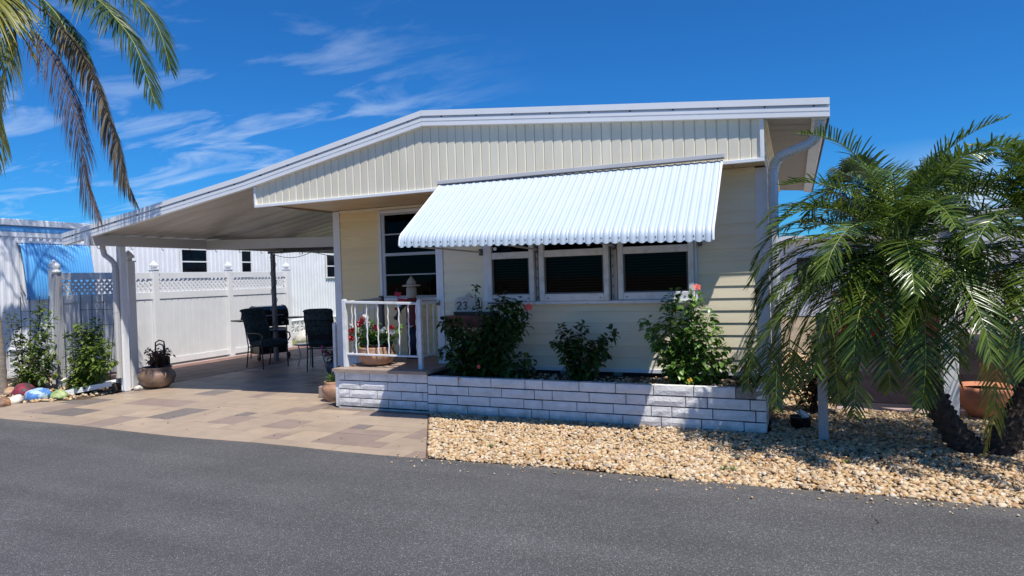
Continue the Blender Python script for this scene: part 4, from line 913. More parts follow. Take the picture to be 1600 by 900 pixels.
# ------------------------------------------------------------------ leafy shrubs
def leafcloud(name, parent, mt, stems, rng, lsize, per, spread, zmin=-9, droop=.2, roundness=.75, cup=.25):
    """broad leaves held round stems; stems: list of polylines"""
    vs = []; fs = []; at = []; base = worldloc(parent)
    for st in stems:
        P, L_ = resample(catmull(st, 5), 20)
        for i in range(int(per*L_)):
            f = rng.random()**.8; f = .12+.88*f; k = min(18, int(f*19)); p = P[k].lerp(P[k+1], f*19-k) if k < 19 else P[19]
            T_ = (P[k+1]-P[k]).normalized(); a = rng.uniform(0, 6.283); u = T_.cross(V(.3, .9, .1)).normalized(); v_ = T_.cross(u); out = (u*math.cos(a)+v_*math.sin(a))
            pos = p+out*(rng.random()**.7)*spread*(1.15-.5*f); 
            if pos.z < zmin: continue
            D = (out+T_*rng.uniform(-.1, .7)+V(0, 0, rng.uniform(-.7, .35))).normalized(); W = D.cross(V(rng.uniform(-.4, .4), rng.uniform(-.4, .4), 1)).normalized(); Nn = W.cross(D)
            s = lsize*rng.uniform(.6, 1.25); w_ = s*roundness*.5; c_ = rng.random(); o_ = len(vs)
            vs += [pos, pos+D*s*.3-W*w_*.85+Nn*cup*w_, pos+D*s*.3+W*w_*.85+Nn*cup*w_, pos+D*s*.3, pos+D*s*.68-W*w_*.8+Nn*cup*w_-V(0, 0, droop*s*.3), pos+D*s*.68+W*w_*.8+Nn*cup*w_-V(0, 0, droop*s*.3), pos+D*s*.68-V(0, 0, droop*s*.35), pos+D*s-V(0, 0, droop*s)]
            fs += [(o_, o_+1, o_+3, o_+3), (o_, o_+3, o_+2, o_+2), (o_+1, o_+4, o_+6, o_+3), (o_+3, o_+6, o_+5, o_+2), (o_+4, o_+7, o_+6, o_+6), (o_+6, o_+7, o_+5, o_+5)]; at += [c_]*6
    tri = []; ta = []
    for f, a in zip(fs, at):
        if f[2] == f[3]: tri.append(f[:3]); ta.append(a)
        else: tri += [(f[0], f[1], f[2]), (f[0], f[2], f[3])]; ta += [a, a]
    me = fastmesh(name, np.array([tuple(p-base) for p in vs]), np.array(tri), np.array(ta), mt); o = bpy.data.objects.new(name, me); COL.objects.link(o); o.parent = parent; WL[o.name] = base; o['kind'] = 'stuff'; return o
def stemset(parent, stems, r_=.008):
    mb = MB()
    for st in stems: P = catmull(st, 4); mb.tube(P, [r_*(1-.7*i/(len(P)-1)) for i in range(len(P))], 6)
    return mb.build('stem', STEM, parent)
def flower(parent, p, r_, m, d=(0, -1, .1), n_=5, name='flower'):
    D = Vector(d).normalized(); u = D.cross(V(0, 0, 1)).normalized(); v_ = u.cross(D); mb = MB(); p = Vector(p)
    for k in range(n_):
        a = 2*math.pi*k/n_+R.random()*.4; o1 = u*math.cos(a)+v_*math.sin(a); t1 = -u*math.sin(a)+v_*math.cos(a)
        mb.add([p, p+o1*r_*.6-t1*r_*.42+D*r_*.25, p+o1*r_+D*r_*.1, p+o1*r_*.6+t1*r_*.42+D*r_*.25], [(0, 1, 2, 3)], sm=True)
    mb.tube([p, p+D*r_*.8-V(0, 0, r_*.1)], [r_*.06, r_*.09], 5); return mb.build(name, m, parent)
def shrub(name, label, base, tips, mt, lsize, per, spread, y, rng, sr_=.008, cat='shrub', group=None, **k):
    B = Vector(base); t = thing(name, label, cat, base, group); stems = []
    for (u, v) in tips:
        q = aty(u, v, y+rng.uniform(-.14, .14)); b = B+V(rng.uniform(-.06, .06), rng.uniform(-.04, .04), 0); mid = b.lerp(q, .5)+V(rng.uniform(-.05, .05), rng.uniform(-.04, .04), .05); stems.append([b, mid, q])
    stemset(t, stems, sr_); leafcloud('foliage', t, mt, stems, rng, lsize, per, spread, **k); return t
hr = random.Random(9); G1 = 'hibiscus shrubs in the block planter'
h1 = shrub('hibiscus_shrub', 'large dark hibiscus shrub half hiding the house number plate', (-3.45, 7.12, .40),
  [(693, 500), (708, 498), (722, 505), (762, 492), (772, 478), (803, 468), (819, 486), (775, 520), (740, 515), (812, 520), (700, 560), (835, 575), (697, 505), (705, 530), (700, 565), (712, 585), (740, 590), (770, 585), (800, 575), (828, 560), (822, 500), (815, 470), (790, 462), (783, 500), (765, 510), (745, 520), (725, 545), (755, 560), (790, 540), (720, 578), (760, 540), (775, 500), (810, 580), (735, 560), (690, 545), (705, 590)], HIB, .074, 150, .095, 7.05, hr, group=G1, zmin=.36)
flower(h1, aty(826, 480, 6.95), .05, PETC, (.5, -1, 0)); flower(h1, aty(741, 521, 6.92), .035, PETC, (-.3, -1, .2)); flower(h1, aty(748, 573, 6.9), .028, PETC)
flower(h1, aty(718, 593, 6.84), .032, mat('yellow_dying_leaf', (.62, .36, .05), .6, .2, 20, trans=.2), (0, -1, -.3), 4, name='yellow_leaf')
ts_ = [[V(-3.45, 7.12, .40), aty(757, 520, 7.05), aty(744, 480, 7.05), aty(743, 446, 7.05)], [V(-3.45, 7.12, .40), aty(790, 520, 7.05), aty(790, 480, 7.05), aty(784, 458, 7.05)]]
stemset(h1, ts_, .006); leafcloud('foliage', h1, HIB, ts_, hr, .062, 60, .03)
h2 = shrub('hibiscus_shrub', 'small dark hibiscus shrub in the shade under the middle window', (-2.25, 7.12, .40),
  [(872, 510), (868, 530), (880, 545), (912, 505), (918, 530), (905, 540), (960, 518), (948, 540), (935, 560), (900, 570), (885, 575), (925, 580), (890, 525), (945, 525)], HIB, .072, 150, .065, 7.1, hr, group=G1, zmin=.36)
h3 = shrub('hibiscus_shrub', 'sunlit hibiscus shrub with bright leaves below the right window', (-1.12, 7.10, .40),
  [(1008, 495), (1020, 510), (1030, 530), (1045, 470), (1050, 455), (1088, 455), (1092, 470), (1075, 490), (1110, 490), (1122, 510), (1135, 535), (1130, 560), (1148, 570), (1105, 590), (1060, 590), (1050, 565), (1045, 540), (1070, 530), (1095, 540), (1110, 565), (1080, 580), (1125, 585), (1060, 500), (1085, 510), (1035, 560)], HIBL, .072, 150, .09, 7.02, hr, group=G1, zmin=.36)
flower(h3, aty(1089, 449, 6.95), .045, PETC, (.2, -1, .6)); flower(h3, aty(1078, 594, 6.86), .03, mat('yellow_leaf', (.70, .42, .03), .6, .2, 20, trans=.2), (0, -1, .3), 4, name='yellow_leaf')
h4 = shrub('planter_seedling', 'thin shrub at the right end of the block planter against the corner', (-.50, 7.1, .40), [(1170, 560), (1180, 520), (1160, 590), (1188, 580)], HIB, .05, 60, .06, 7.1, hr, zmin=.36)
b1 = shrub('rose_bush', 'open yellow-green bush left of the grey fluted post in the corner bed', (-11.45, 6.75, 0),
  [(15, 487), (30, 500), (60, 480), (70, 475), (85, 490), (45, 520), (55, 560), (80, 520), (85, 545), (75, 580), (90, 560), (40, 590), (60, 595), (92, 580), (30, 585), (65, 540)], BUSHL, .070, 105, .10, 6.85, hr, sr_=.010)
b2 = shrub('rose_bush', 'dense yellow-green bush between the fluted post and the carport post', (-10.25, 6.85, 0),
  [(112, 520), (125, 505), (150, 500), (152, 515), (170, 530), (175, 560), (160, 570), (140, 545), (120, 560), (110, 590), (130, 600), (145, 595), (165, 580), (135, 520), (125, 580), (150, 550)], BUSHL, .072, 170, .11, 6.8, hr, sr_=.010)
b3 = shrub('brown_shrub', 'reddish brown sparse shrub in gravel behind the short fluted post', (.15, 7.9, 0), [(1250, 570), (1262, 560), (1290, 500), (1300, 540), (1275, 520), (1320, 520), (1240, 600), (1300, 580), (1330, 540), (1350, 500), (1310, 480)], BROWNL, .06, 170, .13, 7.9, hr, sr_=.012)
# ------------------------------------------------------------------ pots and porch things
def pot(name, label, c, prof, m, soil=None, rot=None, n_=28, **k):
    t = thing(name, label, 'pot', c); o = MB().lathe(prof, c, n_, **k).build('pot_body', m, t)
    if soil: MB().lathe([(.001, soil[1]-.001), (soil[0], soil[1])][::-1], c, 20).build('soil', SOIL, t)
    return t
gp = pot('flower_pot', 'tan bowl-shaped clay pot of red and white geraniums on the porch', (-5.03, 7.25, ZF), [(.13, 0), (.19, .03), (.235, .10), (.245, .16), (.225, .215), (.235, .235), (.225, .245), (.20, .23)], TERRA, (.205, .235))
MB().lathe([(.18, .20), (.20, .262), (.215, .275), (.20, .28), (.17, .262)], (-5.03, 7.25, ZF), 24).build('liner', BLACK, gp)
ger = thing('geranium', 'geranium with red and white flower heads in the porch bowl', 'flowering plant', (-5.03, 7.25, ZF+.24))
gst = []
for (u, v) in [(550, 515), (560, 530), (570, 505), (580, 515), (590, 520), (600, 525), (610, 518), (618, 530), (605, 540), (575, 530), (556, 540), (592, 535), (628, 515), (565, 518), (585, 500)]:
    q = aty(u, v, 7.2+R.uniform(-.12, .12)); gst.append([V(-5.03, 7.25, ZF+.22), V(-5.03, 7.25, ZF+.22).lerp(q, .5)+V(0, 0, .04), q])
stemset(ger, gst, .006); leafcloud('foliage', ger, HIBL, gst, R, .058, 120, .065, roundness=1.05)
def head(parent, u, v, y, m, r_=.045):
    c = aty(u, v, y); mb = MB()
    for i in range(26):
        d = V(R.gauss(0, 1), R.gauss(0, 1), R.gauss(0, 1)).normalized(); p = c+d*r_*R.uniform(.5, 1); u_ = d.cross(V(.2, .1, 1)).normalized(); w_ = d.cross(u_); s = r_*.42
        mb.add([p-u_*s, p-w_*s+d*s*.3, p+u_*s, p+w_*s+d*s*.3], [(0, 1, 2, 3)])
    mb.build('flower_head', m, parent)
for u, v, m in ((560, 507, PETR), (568, 500, PETR), (571, 496, PETW), (574, 505, PETW), (588, 512, PETR), (549, 516, PETR), (548, 528, PETR), (611, 512, PETR), (613, 518, PETW), (599, 516, PETW), (547, 510, PETW), (566, 503, PETR)):
    head(ger, u, v, 7.12, m)
# wooden post figure
def post_figure():
    c = (-4.93, 7.99, ZF); t = thing('wooden_post_figure', 'tall carved wooden figure painted red and navy with a peaked cap by the wall', 'ornament', c)
    MB().lathe([(.10, 0), (.105, .03), (.075, .06)], c, 16).build('base', mat('navy_paint', (.012, .016, .045), .5, .2, 8), t)
    MB().lathe([(.075, .06), (.078, .25), (.070, .42)], c, 16, wob=.03).build('trousers', mat('navy_painted_wood', (.014, .018, .04), .6, .2, 8), t)
    MB().lathe([(.07, .42), (.092, .47), (.082, .52), (.088, .68), (.09, .80), (.06, .84)], c, 16, wob=.05).build('coat', mat('dark_red_painted_wood', (.16, .014, .016), .6, .25, 8), t)
    wd = mat('weathered_pale_wood', (.42, .36, .30), .8, .2, 12)
    MB().lathe([(.058, .84), (.072, .87), (.07, .98), (.055, 1.0)], c, 10, sm=False).build('head', wd, t)
    MB().lathe([(.05, 1.0), (.125, 1.003), (.13, 1.02), (.06, 1.035)], c, 18, sm=False).build('brim', wd, t)
    MB().lathe([(.065, 1.035), (.068, 1.06), (.035, 1.11), (.0, 1.15)], c, 8, sm=False).build('cap', wd, t)
    MB().tube([(c[0]-.06, 7.915, c[2]+.46), (c[0], 7.895, c[2]+.44), (c[0]+.06, 7.915, c[2]+.46)], [.006, .014, .006], 6).build('white_sash', PETW, t)
    MB().tube([(c[0]-.07, 7.95, c[2]+.78), (c[0]-.16, 7.93, c[2]+.68), (c[0]-.19, 7.90, c[2]+.60)], [.03, .026, .02], 8).build('arm', BLACK, t)
    MB().lathe([(.0, -.035), (.03, -.02), (.035, 0), (.03, .02), (0, .035)], (c[0]-.2, 7.89, c[2]+.57), 10).build('mitten', BLACK, t)
post_figure()
fl = thing('garden_flag', 'small red and white pinwheel streamer hanging left of the wooden figure', 'flag', tuple(aty(628, 455, 8.0)))
for (a, b, m) in (((617, 456), (626, 464), PETR), ((622, 466), (634, 474), PETR), ((619, 472), (627, 480), PETW), ((617, 480), (627, 486), PETR)):
    p, q = aty(*a, 7.95), aty(*b, 7.93); MB().add([p, V(q.x, p.y, p.z-.01), q, V(p.x, q.y, q.z+.015)], [(0, 1, 2, 3)]).build('streamer', m, fl)
MB().tube([aty(620, 450, 7.96), aty(622, 470, 7.96), aty(628, 492, 7.96)], .004, 5).build('string', BLACK, fl)
# house number plate and planter box on the wall
plate = thing('house_number_plate', 'ornate cream plate with dark house numbers on the wall above the wooden box', 'house number', (-3.75, YW-.03, 1.2))
px0, px1, pz0, pz1 = -3.965, -3.60, 1.145, 1.345; yp = YW-.035
pl = MB(); n_ = 24; ring = []
for i in range(n_):
    a = 2*math.pi*i/n_; sx = (px0+px1)/2+(px1-px0)/2*max(-1, min(1, 1.25*math.cos(a)))*(1+.02*math.cos(8*a)); sz = (pz0+pz1)/2+(pz1-pz0)/2*max(-1, min(1, 1.3*math.sin(a)))*(1+.03*math.cos(8*a)); ring.append((sx, yp, sz))
pl.prism(ring, (0, .018, 0)); PLT = mat('cream_ceramic', (.50, .47, .42), .5, .2, 25, dirt=(.25, .22, .2), dscale=22, damt=.6); pl.build('plate', PLT, plate)
pt = MB(); pt.prism([(-3.84, yp, pz1), (-3.72, yp, pz1), (-3.78, yp, pz1+.05)], (0, .016, 0)); pt.build('crest', PLT, plate)
SEGS = {'2': [[(0, .8), (.25, 1), (.75, 1), (1, .75), (.9, .55), (0, 0), (1, 0)]], '3': [[(0, .85), (.3, 1), (.8, .95), (.9, .72), (.4, .53), (.95, .35), (.8, .05), (.3, 0), (0, .15)]], '9': [[(.95, .7), (.5, .45), (.1, .65), (.2, .95), (.6, 1), (.95, .8), (.9, .3), (.6, 0), (.2, .05)]]}
for dgt, x in (('2', -3.915), ('3', -3.825), ('9', -3.655)):
    for s_ in SEGS[dgt]: MB().tube(catmull([(x+p[0]*.052-.02, yp-.003, 1.20+p[1]*.085) for p in s_], 4), .0065, 6).build('numeral', BLACK, plate)
wb = thing('wall_planter_box', 'rustic red-brown wooden planter box fixed under the number plate', 'planter', (-3.75, YW-.1, .97))
box1('front_board', REDWOOD, wb, -4.04, -3.68, YW-.175, YW-.15, .975, 1.125); box1('front_board', REDWOOD, wb, -3.678, -3.42, YW-.175, YW-.15, .98, 1.12)
box1('side_board', REDWOOD, wb, -4.04, -4.015, YW-.149, YW-.02, .975, 1.12); box1('side_board', REDWOOD, wb, -3.445, -3.42, YW-.149, YW-.02, .975, 1.12); box1('bottom_board', REDWOOD, wb, -4.01, -3.45, YW-.149, YW-.02, .975, .995)
box1('back_board', BLACK, wb, -3.98, -3.40, YW-.05, YW-.025, 1.0, 1.165)
# pots on the drive
p1 = pot('clay_pot', 'round brown glazed pot beside the carport post', (-9.34, 7.46, 0), [(.15, 0), (.235, .07), (.275, .17), (.265, .24), (.205, .30), (.225, .325), (.215, .335), (.18, .30)], TERRAG, (.19, .31))
for sx in (-1, 1): MB().tube([(-9.34+sx*.24, 7.40, .27), (-9.34+sx*.30, 7.38, .24), (-9.34+sx*.27, 7.38, .17)], .016, 6).build('handle', TERRAG, p1)
st1 = []; su = thing('succulent', 'reddish green leafy plant in the brown pot by the post', 'potted plant', (-9.34, 7.46, .31))
for i in range(20): a = i*2.4; r_ = R.uniform(.08, .30); b = V(-9.34, 7.46, .30); q = b+V(r_*math.cos(a), r_*math.sin(a), R.uniform(.12, .36)); st1.append([b, b.lerp(q, .5)+V(0, 0, .04), q])
stemset(su, st1, .008); leafcloud('foliage', su, leafmat('red_green_leaf', (.03, .035, .015), (.16, .06, .04), .4, .2), st1, R, .055, 90, .05, roundness=.6)
p2 = pot('terracotta_jar', 'small terracotta jar at the left end of the porch wall', (-5.72, 7.22, 0), [(.09, 0), (.115, .05), (.15, .14), (.145, .20), (.11, .235), (.125, .26), (.115, .265), (.09, .24)], TERRA, (.10, .245))
sp = thing('bromeliad', 'spiky green plant in the terracotta jar by the porch', 'potted plant', (-5.72, 7.22, .24))
mb = MB()
for i in range(34):
    a = i*2.4; e = R.uniform(.3, 1.2); l_ = R.uniform(.14, .24); d = V(math.cos(a)*math.cos(e), math.sin(a)*math.cos(e), math.sin(e)); w_ = d.cross(V(0, 0, 1)).normalized()*.010; b = V(-5.72, 7.22, .24)
    mb.add([b-w_, b+w_, b+d*l_*.5+w_*1.1+V(0, 0, .01), b+d*l_*.5-w_*1.1+V(0, 0, .01), b+d*l_-V(0, 0, .05*(1.4-e))], [(0, 1, 2, 3), (3, 2, 4)], sm=True)
mb.build('leaves', mat('strap_leaf', (.10, .17, .05), .4, .4, 30, trans=.25), sp)
wc = thing('watering_can', 'black metal can with a double arched handle behind the brown pot', 'watering can', tuple(V(-9.62, 7.75, 0)))
MB().lathe([(.10, .26), (.15, .31), (.15, .44), (.08, .47), (.06, .46)], (-9.62, 7.75, 0), 18).build('body', BLACK, wc)
for r_, zz_ in ((.13, .72), (.10, .66)): MB().tube([(-9.72, 7.75, .45), (-9.71, 7.75, zz_-.04), (-9.62, 7.75, zz_), (-9.62+r_*.8, 7.75, zz_-.02), (-9.62+r_, 7.75, .55), (-9.62+r_*.9, 7.75, .46)], .011, 7).build('handle', BLACK, wc)
MB().lathe([(.12, 0), (.12, .26)], (-9.62, 7.75, 0), 12).build('stand', BLACK, wc)
def rock(name, label, c, s, m, seed, cat='rock', group=None):
    g = np.random.default_rng(seed); v = IV.copy(); dd_ = np.array([[1, .3, .2], [-.4, 1, .1], [.2, -.5, 1], [-.7, -.6, .3], [.6, .2, -.8], [0, .7, .7]])+g.normal(0, .3, (6, 3)); dd_ /= np.linalg.norm(dd_, axis=1)[:, None]; q_ = v@dd_.T; v = v*(1-np.clip(q_-.5, 0, 1).max(axis=1, keepdims=True)*.95)*(1+.11*g.standard_normal((len(v), 1))); v2 = v*np.array(s)*1.25; a = g.uniform(0, 3); v2[:, :2] = v2[:, :2]@np.array([[math.cos(a*.2), -math.sin(a*.2)], [math.sin(a*.2), math.cos(a*.2)]])
    me = fastmesh(name, v2, IF, np.zeros(len(IF)), m, smooth=True); o = bpy.data.objects.new(name, me); COL.objects.link(o); o.location = c
    md = o.modifiers.new('sub', 'SUBSURF'); md.levels = 1; md.render_levels = 1
    o['label'] = label; o['category'] = cat
    if group: o['group'] = group
    return o
GR = 'painted rocks edging the corner bed'
def rk(u, v, dy=0): p = atz(u, v); return (p.x, p.y+dy, .04)
rock('painted_rock', 'maroon and black painted rock behind the blue one', rk(38, 616), (.27, .18, .19), stone_paint('maroon_paint', (.30, .03, .06), (.05, .05, .05)), 1, group=GR)
rock('painted_rock', 'blue and white swirled painted rock in the corner bed', rk(62, 622), (.28, .16, .15), stone_paint('blue_paint', (.10, .28, .68), (.45, .58, .66)), 2, group=GR)
rock('painted_rock', 'lime green painted rock nearest the fluted post', rk(92, 621), (.22, .13, .10), stone_paint('green_paint', (.30, .42, .12), (.42, .48, .22)), 3, group=GR)
rock('painted_rock', 'orange painted rock at the far left frame edge', rk(4, 634), (.12, .10, .11), stone_paint('orange_paint', (.62, .26, .10), (.2, .12, .08)), 4, group=GR)
rock('painted_rock', 'pale grey unpainted rock between the orange and blue rocks', rk(25, 629), (.20, .12, .09), STONEW, 5, group=GR)
rock('painted_rock', 'small orange-tan rock behind the pale grey rock', rk(18, 617), (.14, .11, .10), stone_paint('tan_paint', (.55, .33, .18), (.4, .3, .22)), 6, group=GR)
rock('fieldstone', 'small white stone at the foot of the carport post', (-9.42, 7.20, .03), (.10, .07, .06), STONEW, 7)
rock('fieldstone', 'white stone at the base of the grey fluted post', tuple(atz(102, 605)+V(0, 0, .08)), (.10, .10, .12), STONEW, 8)
rock('boulder', 'large white limestone boulder seen between the patio chairs', (-12.4, 14.6, .12), (.45, .35, .28), STONEW, 9)
rock('boulder', 'smaller pale boulder beside the large one behind the table', (-11.7, 14.5, .06), (.30, .25, .18), STONEW, 10)
sb = thing('splash_block', 'white plastic splash block tilted under the carport downspout', 'splash block', (-9.9, 6.75, 0))
A_, B_ = V(-10.18, 6.52, .03), V(-9.62, 6.9, .14); dd = (B_-A_).normalized(); nn = V(-dd.y, dd.x, 0)
barseg('tray', WHITE, sb, A_+nn*.12, B_+nn*.12, .26, .02); barseg('lip', WHITE, sb, A_, B_, .02, .075); barseg('lip', WHITE, sb, A_+nn*.25, B_+nn*.25, .02, .075)
MB().obox(B_+nn*.12-V(0, 0, .075), (.10, .24, .10), dd.to_track_quat('X', 'Z').to_matrix(), .01).build('support', SOIL, sb)
# fluted posts
def fluted(name, label, x, y, h, w_=.085, group=None, cap=None):
    t = thing(name, label, 'post', (x, y, 0), group); mb = MB(); pts = []; k = 5
    for s in range(4):
        a = s*math.pi/2; c, sn = math.cos(a), math.sin(a)
        for i in range(k*2):
            u = -1+2*i/(k*2); d = 1 if i % 2 else .90
            pts.append((w_/2*(u*c-d*-sn*-1)*1.0, w_/2*(u*sn+(-1*d)*c)))
    pts = []
    for s in range(4):
        a = s*math.pi/2; c, sn = math.cos(a), math.sin(a)
        for i in range(8):
            u = -1+2*i/8; d = -1 if i % 2 == 0 else -.88; pts.append((w_/2*(u*c-d*sn), w_/2*(u*sn+d*c)))
    mb.prism([(x+p[0], y+p[1], -.02) for p in pts], (0, 0, h+.02)); mb.build('shaft', GREYP, t)
    if cap:
        MB().lathe([(.05, h), (.075, h+.02), (.075, h+.045), (.045, h+.06), (.05, h+.08), (.065, h+.11), (.055, h+.15), (.02, h+.18), (0, h+.185)], (x, y, 0), 14).build('finial', WHITE, t)
    else: MB().box(x-w_*.55, x+w_*.55, y-w_*.55, y+w_*.55, h, h+.02, b=.004).build('post_cap', GREYP, t)
    return t
fluted('fluted_post', 'grey fluted metal post with white finial in the corner bed', -11.12, 7.10, 1.86, .10, cap=True)
fluted('fluted_post', 'short grey fluted post standing in gravel right of the block planter', .21, 6.68, 1.15, .082)
# trellis
def trellis(label, x, y, dx, n_=4, h=1.45):
    t = thing('wire_trellis', label, 'trellis', (x, y, 0), 'wire trellises in the corner bed')
    for i in range(n_): MB().tube([(x+i*dx*.7, y+.02*i, 0), (x+i*dx, y+.02*i, h)], .006, 5).build('wire', BLACK, t)
    for z in (.7, 1.0, 1.25): MB().tube([(x-.02, y, z), (x+(n_-1)*dx+.02, y+.02*(n_-1), z)], .004, 5).build('cross_wire', BLACK, t)
trellis('thin black wire trellis behind the left bush', -12.0, 7.05, .22, 4, 1.5); trellis('thin black wire trellis behind the bush beside the carport post', -11.0, 7.4, .26, 4, 1.5)
# ------------------------------------------------------------------ white vinyl fence
fence = thing('vinyl_fence', 'white vinyl privacy fence with lattice top running back beside the carport', 'fence', (-11.57, 10, 0))
XF = -11.57; PY_ = [7.35, 9.26, 11.12, 12.95]; LAT = MB()
def gothic(parent, x, y, z, s=1.0):
    C = MB().box(x-.075*s, x+.075*s, y-.075*s, y+.075*s, z, z+.02, b=.004).build('post_cap', VINYLW, parent)
    MB().lathe([(.055*s, z+.02), (.05*s, z+.055), (.085*s, z+.07), (.082*s, z+.10), (.04*s, z+.15), (0, z+.19)], (x, y, 0), 4, sm=False, rot=None).build('finial', VINYLW, C)
for i, y in enumerate(PY_):
    P_ = MB().box(XF-.065, XF+.065, y-.065, y+.065, 0, 1.93, b=.006).build('post', VINYLW, fence); gothic(P_, XF, y, 1.93)
for a, b in zip(PY_, PY_[1:]):
    ya, yb_ = a+.067, b-.067
    for z0, z1 in ((1.76, 1.885), (1.36, 1.50), (.06, .18)): box1('rail', VINYLW, fence, XF-.025, XF+.025, ya, yb_, z0, z1)
    n_ = 11; w_ = (yb_-ya)/n_
    for i in range(n_): MB().box(XF-.012, XF+.012, ya+i*w_+.007, ya+(i+1)*w_-.007, .18, 1.36, b=.003).build('board', VINYLW, fence)
    lt = MB(); z0, z1 = 1.505, 1.755; y = ya-.2; h = z1-z0
    while y < yb_:
        for s, off in ((1, -.004), (-1, .004)):
            p0 = (y, z0) if s > 0 else (y+h, z0); p1 = (y+h, z1) if s > 0 else (y, z1); q = [p0, p1]
            pts = []
            def cl(p, r_):
                (y0, z0_), (y1, z1_) = p, r_
                t = 0
                if y0 < ya: t = (ya-y0)/(y1-y0); 
                if y0 > yb_: t = (yb_-y0)/(y1-y0)
                return (y0+(y1-y0)*t, z0_+(z1_-z0_)*t)
            if (min(p0[0], p1[0]) > yb_-.02) or (max(p0[0], p1[0]) < ya+.02): continue
            c0, c1 = cl(p0, p1), cl(p1, p0)
            if math.hypot(c1[0]-c0[0], c1[1]-c0[1]) < .03: continue
            A0, A1 = V(XF+off, c0[0], c0[1]), V(XF+off, c1[0], c1[1]); dv = A1-A0; rot = dv.to_track_quat('X', 'Z').to_matrix(); lt.obox((A0+A1)/2, (dv.length, .006, .042), rot)
        y += .105
    lt.build('lattice', VINYLW, fence, kind='stuff')
gpost = thing('fence_post', 'white vinyl post with pointed cap standing right behind the carport post', 'post', (-9.68, 7.30, 0))
box1('shaft', VINYLW, gpost, -9.75, -9.62, 7.24, 7.37, 0, 2.0, b=.006); gothic(gpost, -9.685, 7.305, 2.0, 1.05)
# ------------------------------------------------------------------ patio furniture
def chair(label, c, rz, sc_=1.0):
    t = thing('patio_chair', label, 'chair', c, 'cushioned patio chairs under the carport'); Rz = Matrix.Rotation(rz, 3, 'Z'); c = Vector(c)
    def W(x, y, z): return c+Rz@V(x, y, z)      # local +x = front
    for s in (-1, 1):
        MB().tube([W(.26, s*.27, .0), W(.24, s*.27, .4), W(.24, s*.28, .62)], .012, 8).build('leg', BLACK, t)
        MB().tube([W(-.30, s*.25, .0), W(-.22, s*.25, .4), W(-.30, s*.25, .75), W(-.40, s*.24, 1.0)], .012, 8).build('leg', BLACK, t)
        MB().tube([W(-.27, s*.26, .66), W(-.05, s*.29, .67), W(.20, s*.30, .67), W(.29, s*.30, .64), W(.31, s*.30, .57), W(.26, s*.29, .50), W(.20, s*.28, .49)], .014, 8).build('armrest', BLACK, t)
    MB().tube([W(-.22, -.25, .4), W(-.22, .25, .4)], .011, 6).build('stretcher', BLACK, t); MB().tube([W(.25, -.27, .4), W(.25, .27, .4)], .011, 6).build('stretcher', BLACK, t)
    def cush(name, pts, th, w0, w1):
        mb = MB(); P = catmull(pts, 5); n_ = len(P); vs = []
        for i, p in enumerate(P):
            tt = (P[min(i+1, n_-1)]-P[max(i-1, 0)]).normalized(); nn_ = V(tt.z, 0, -tt.x); wd = w0+(w1-w0)*i/(n_-1); th_ = th*(.55+.45*math.sin(math.pi*((i+.5)/n_)))*(1-.18*(1 if i % 5 == 0 else 0))
            for k in range(10):
                a = 2*math.pi*k/10; y_ = wd/2*math.copysign(abs(math.cos(a))**.5, math.cos(a)); h_ = th_/2*math.copysign(abs(math.sin(a))**.7, math.sin(a)); q = p+nn_*h_+V(0, y_, 0); vs.append(W(q.x, q.y, q.z))
        fs = [(i*10+k, i*10+(k+1) % 10, (i+1)*10+(k+1) % 10, (i+1)*10+k) for i in range(n_-1) for k in range(10)]+[tuple(range(10))[::-1], tuple((n_-1)*10+k for k in range(10))]
        mb.add(vs, fs, sm=True); return mb.build(name, CUSH, t)
    cush('seat_cushion', [(-.20, 0, .47), (0, 0, .47), (.20, 0, .475), (.32, 0, .455)], .16, .50, .52)
    cush('back_cushion', [(-.20, 0, .48), (-.25, 0, .66), (-.33, 0, .86), (-.40, 0, 1.04)], .18, .48, .50)
    cush('head_roll', [(-.45, 0, .92), (-.42, 0, .99), (-.41, 0, 1.07), (-.47, 0, 1.09)], .12, .50, .52)
    MB().box(0, 0, 0, 0, 0, 0) if False else None
    bk = MB(); a, b, c2, d_ = W(-.30, -.2, .56), W(-.30, .2, .56), W(-.42, .2, .98), W(-.42, -.2, .98); bk.add([a, b, c2, d_, a-Rz@V(.01, 0, 0), b-Rz@V(.01, 0, 0), c2-Rz@V(.01, 0, 0), d_-Rz@V(.01, 0, 0)], [(0, 1, 2, 3), (7, 6, 5, 4), (0, 4, 5, 1), (1, 5, 6, 2), (2, 6, 7, 3), (3, 7, 4, 0)]); bk.build('back_panel', BLACK, t)
    return t
chair('cushioned black patio chair seen side-on in front of the grill', (-9.33, 9.85, 0), math.radians(-12))
chair('cushioned black patio chair seen from behind nearer the house corner', (-7.98, 9.85, 0), math.radians(118))
chair('cushioned black patio chair tucked beyond the one near the house', (-7.45, 10.35, 0), math.radians(150))
tb = thing('side_table', 'low dark glass-topped patio table between the chairs', 'table', (-8.65, 10.3, 0))
MB().lathe([(.30, .395), (.31, .40), (.31, .415), (.30, .42)], (-8.65, 10.3, 0), 28).build('table_top', mat('table_glass', (.10, .115, .125), .12, .1, 3), tb)
for k in range(4): a = math.pi/4+k*math.pi/2; MB().tube([(-8.65+.24*math.cos(a), 10.3+.24*math.sin(a), .395), (-8.65+.20*math.cos(a), 10.3+.20*math.sin(a), .2), (-8.65+.25*math.cos(a), 10.3+.25*math.sin(a), 0)], .011, 6).build('leg', GREYP, tb)
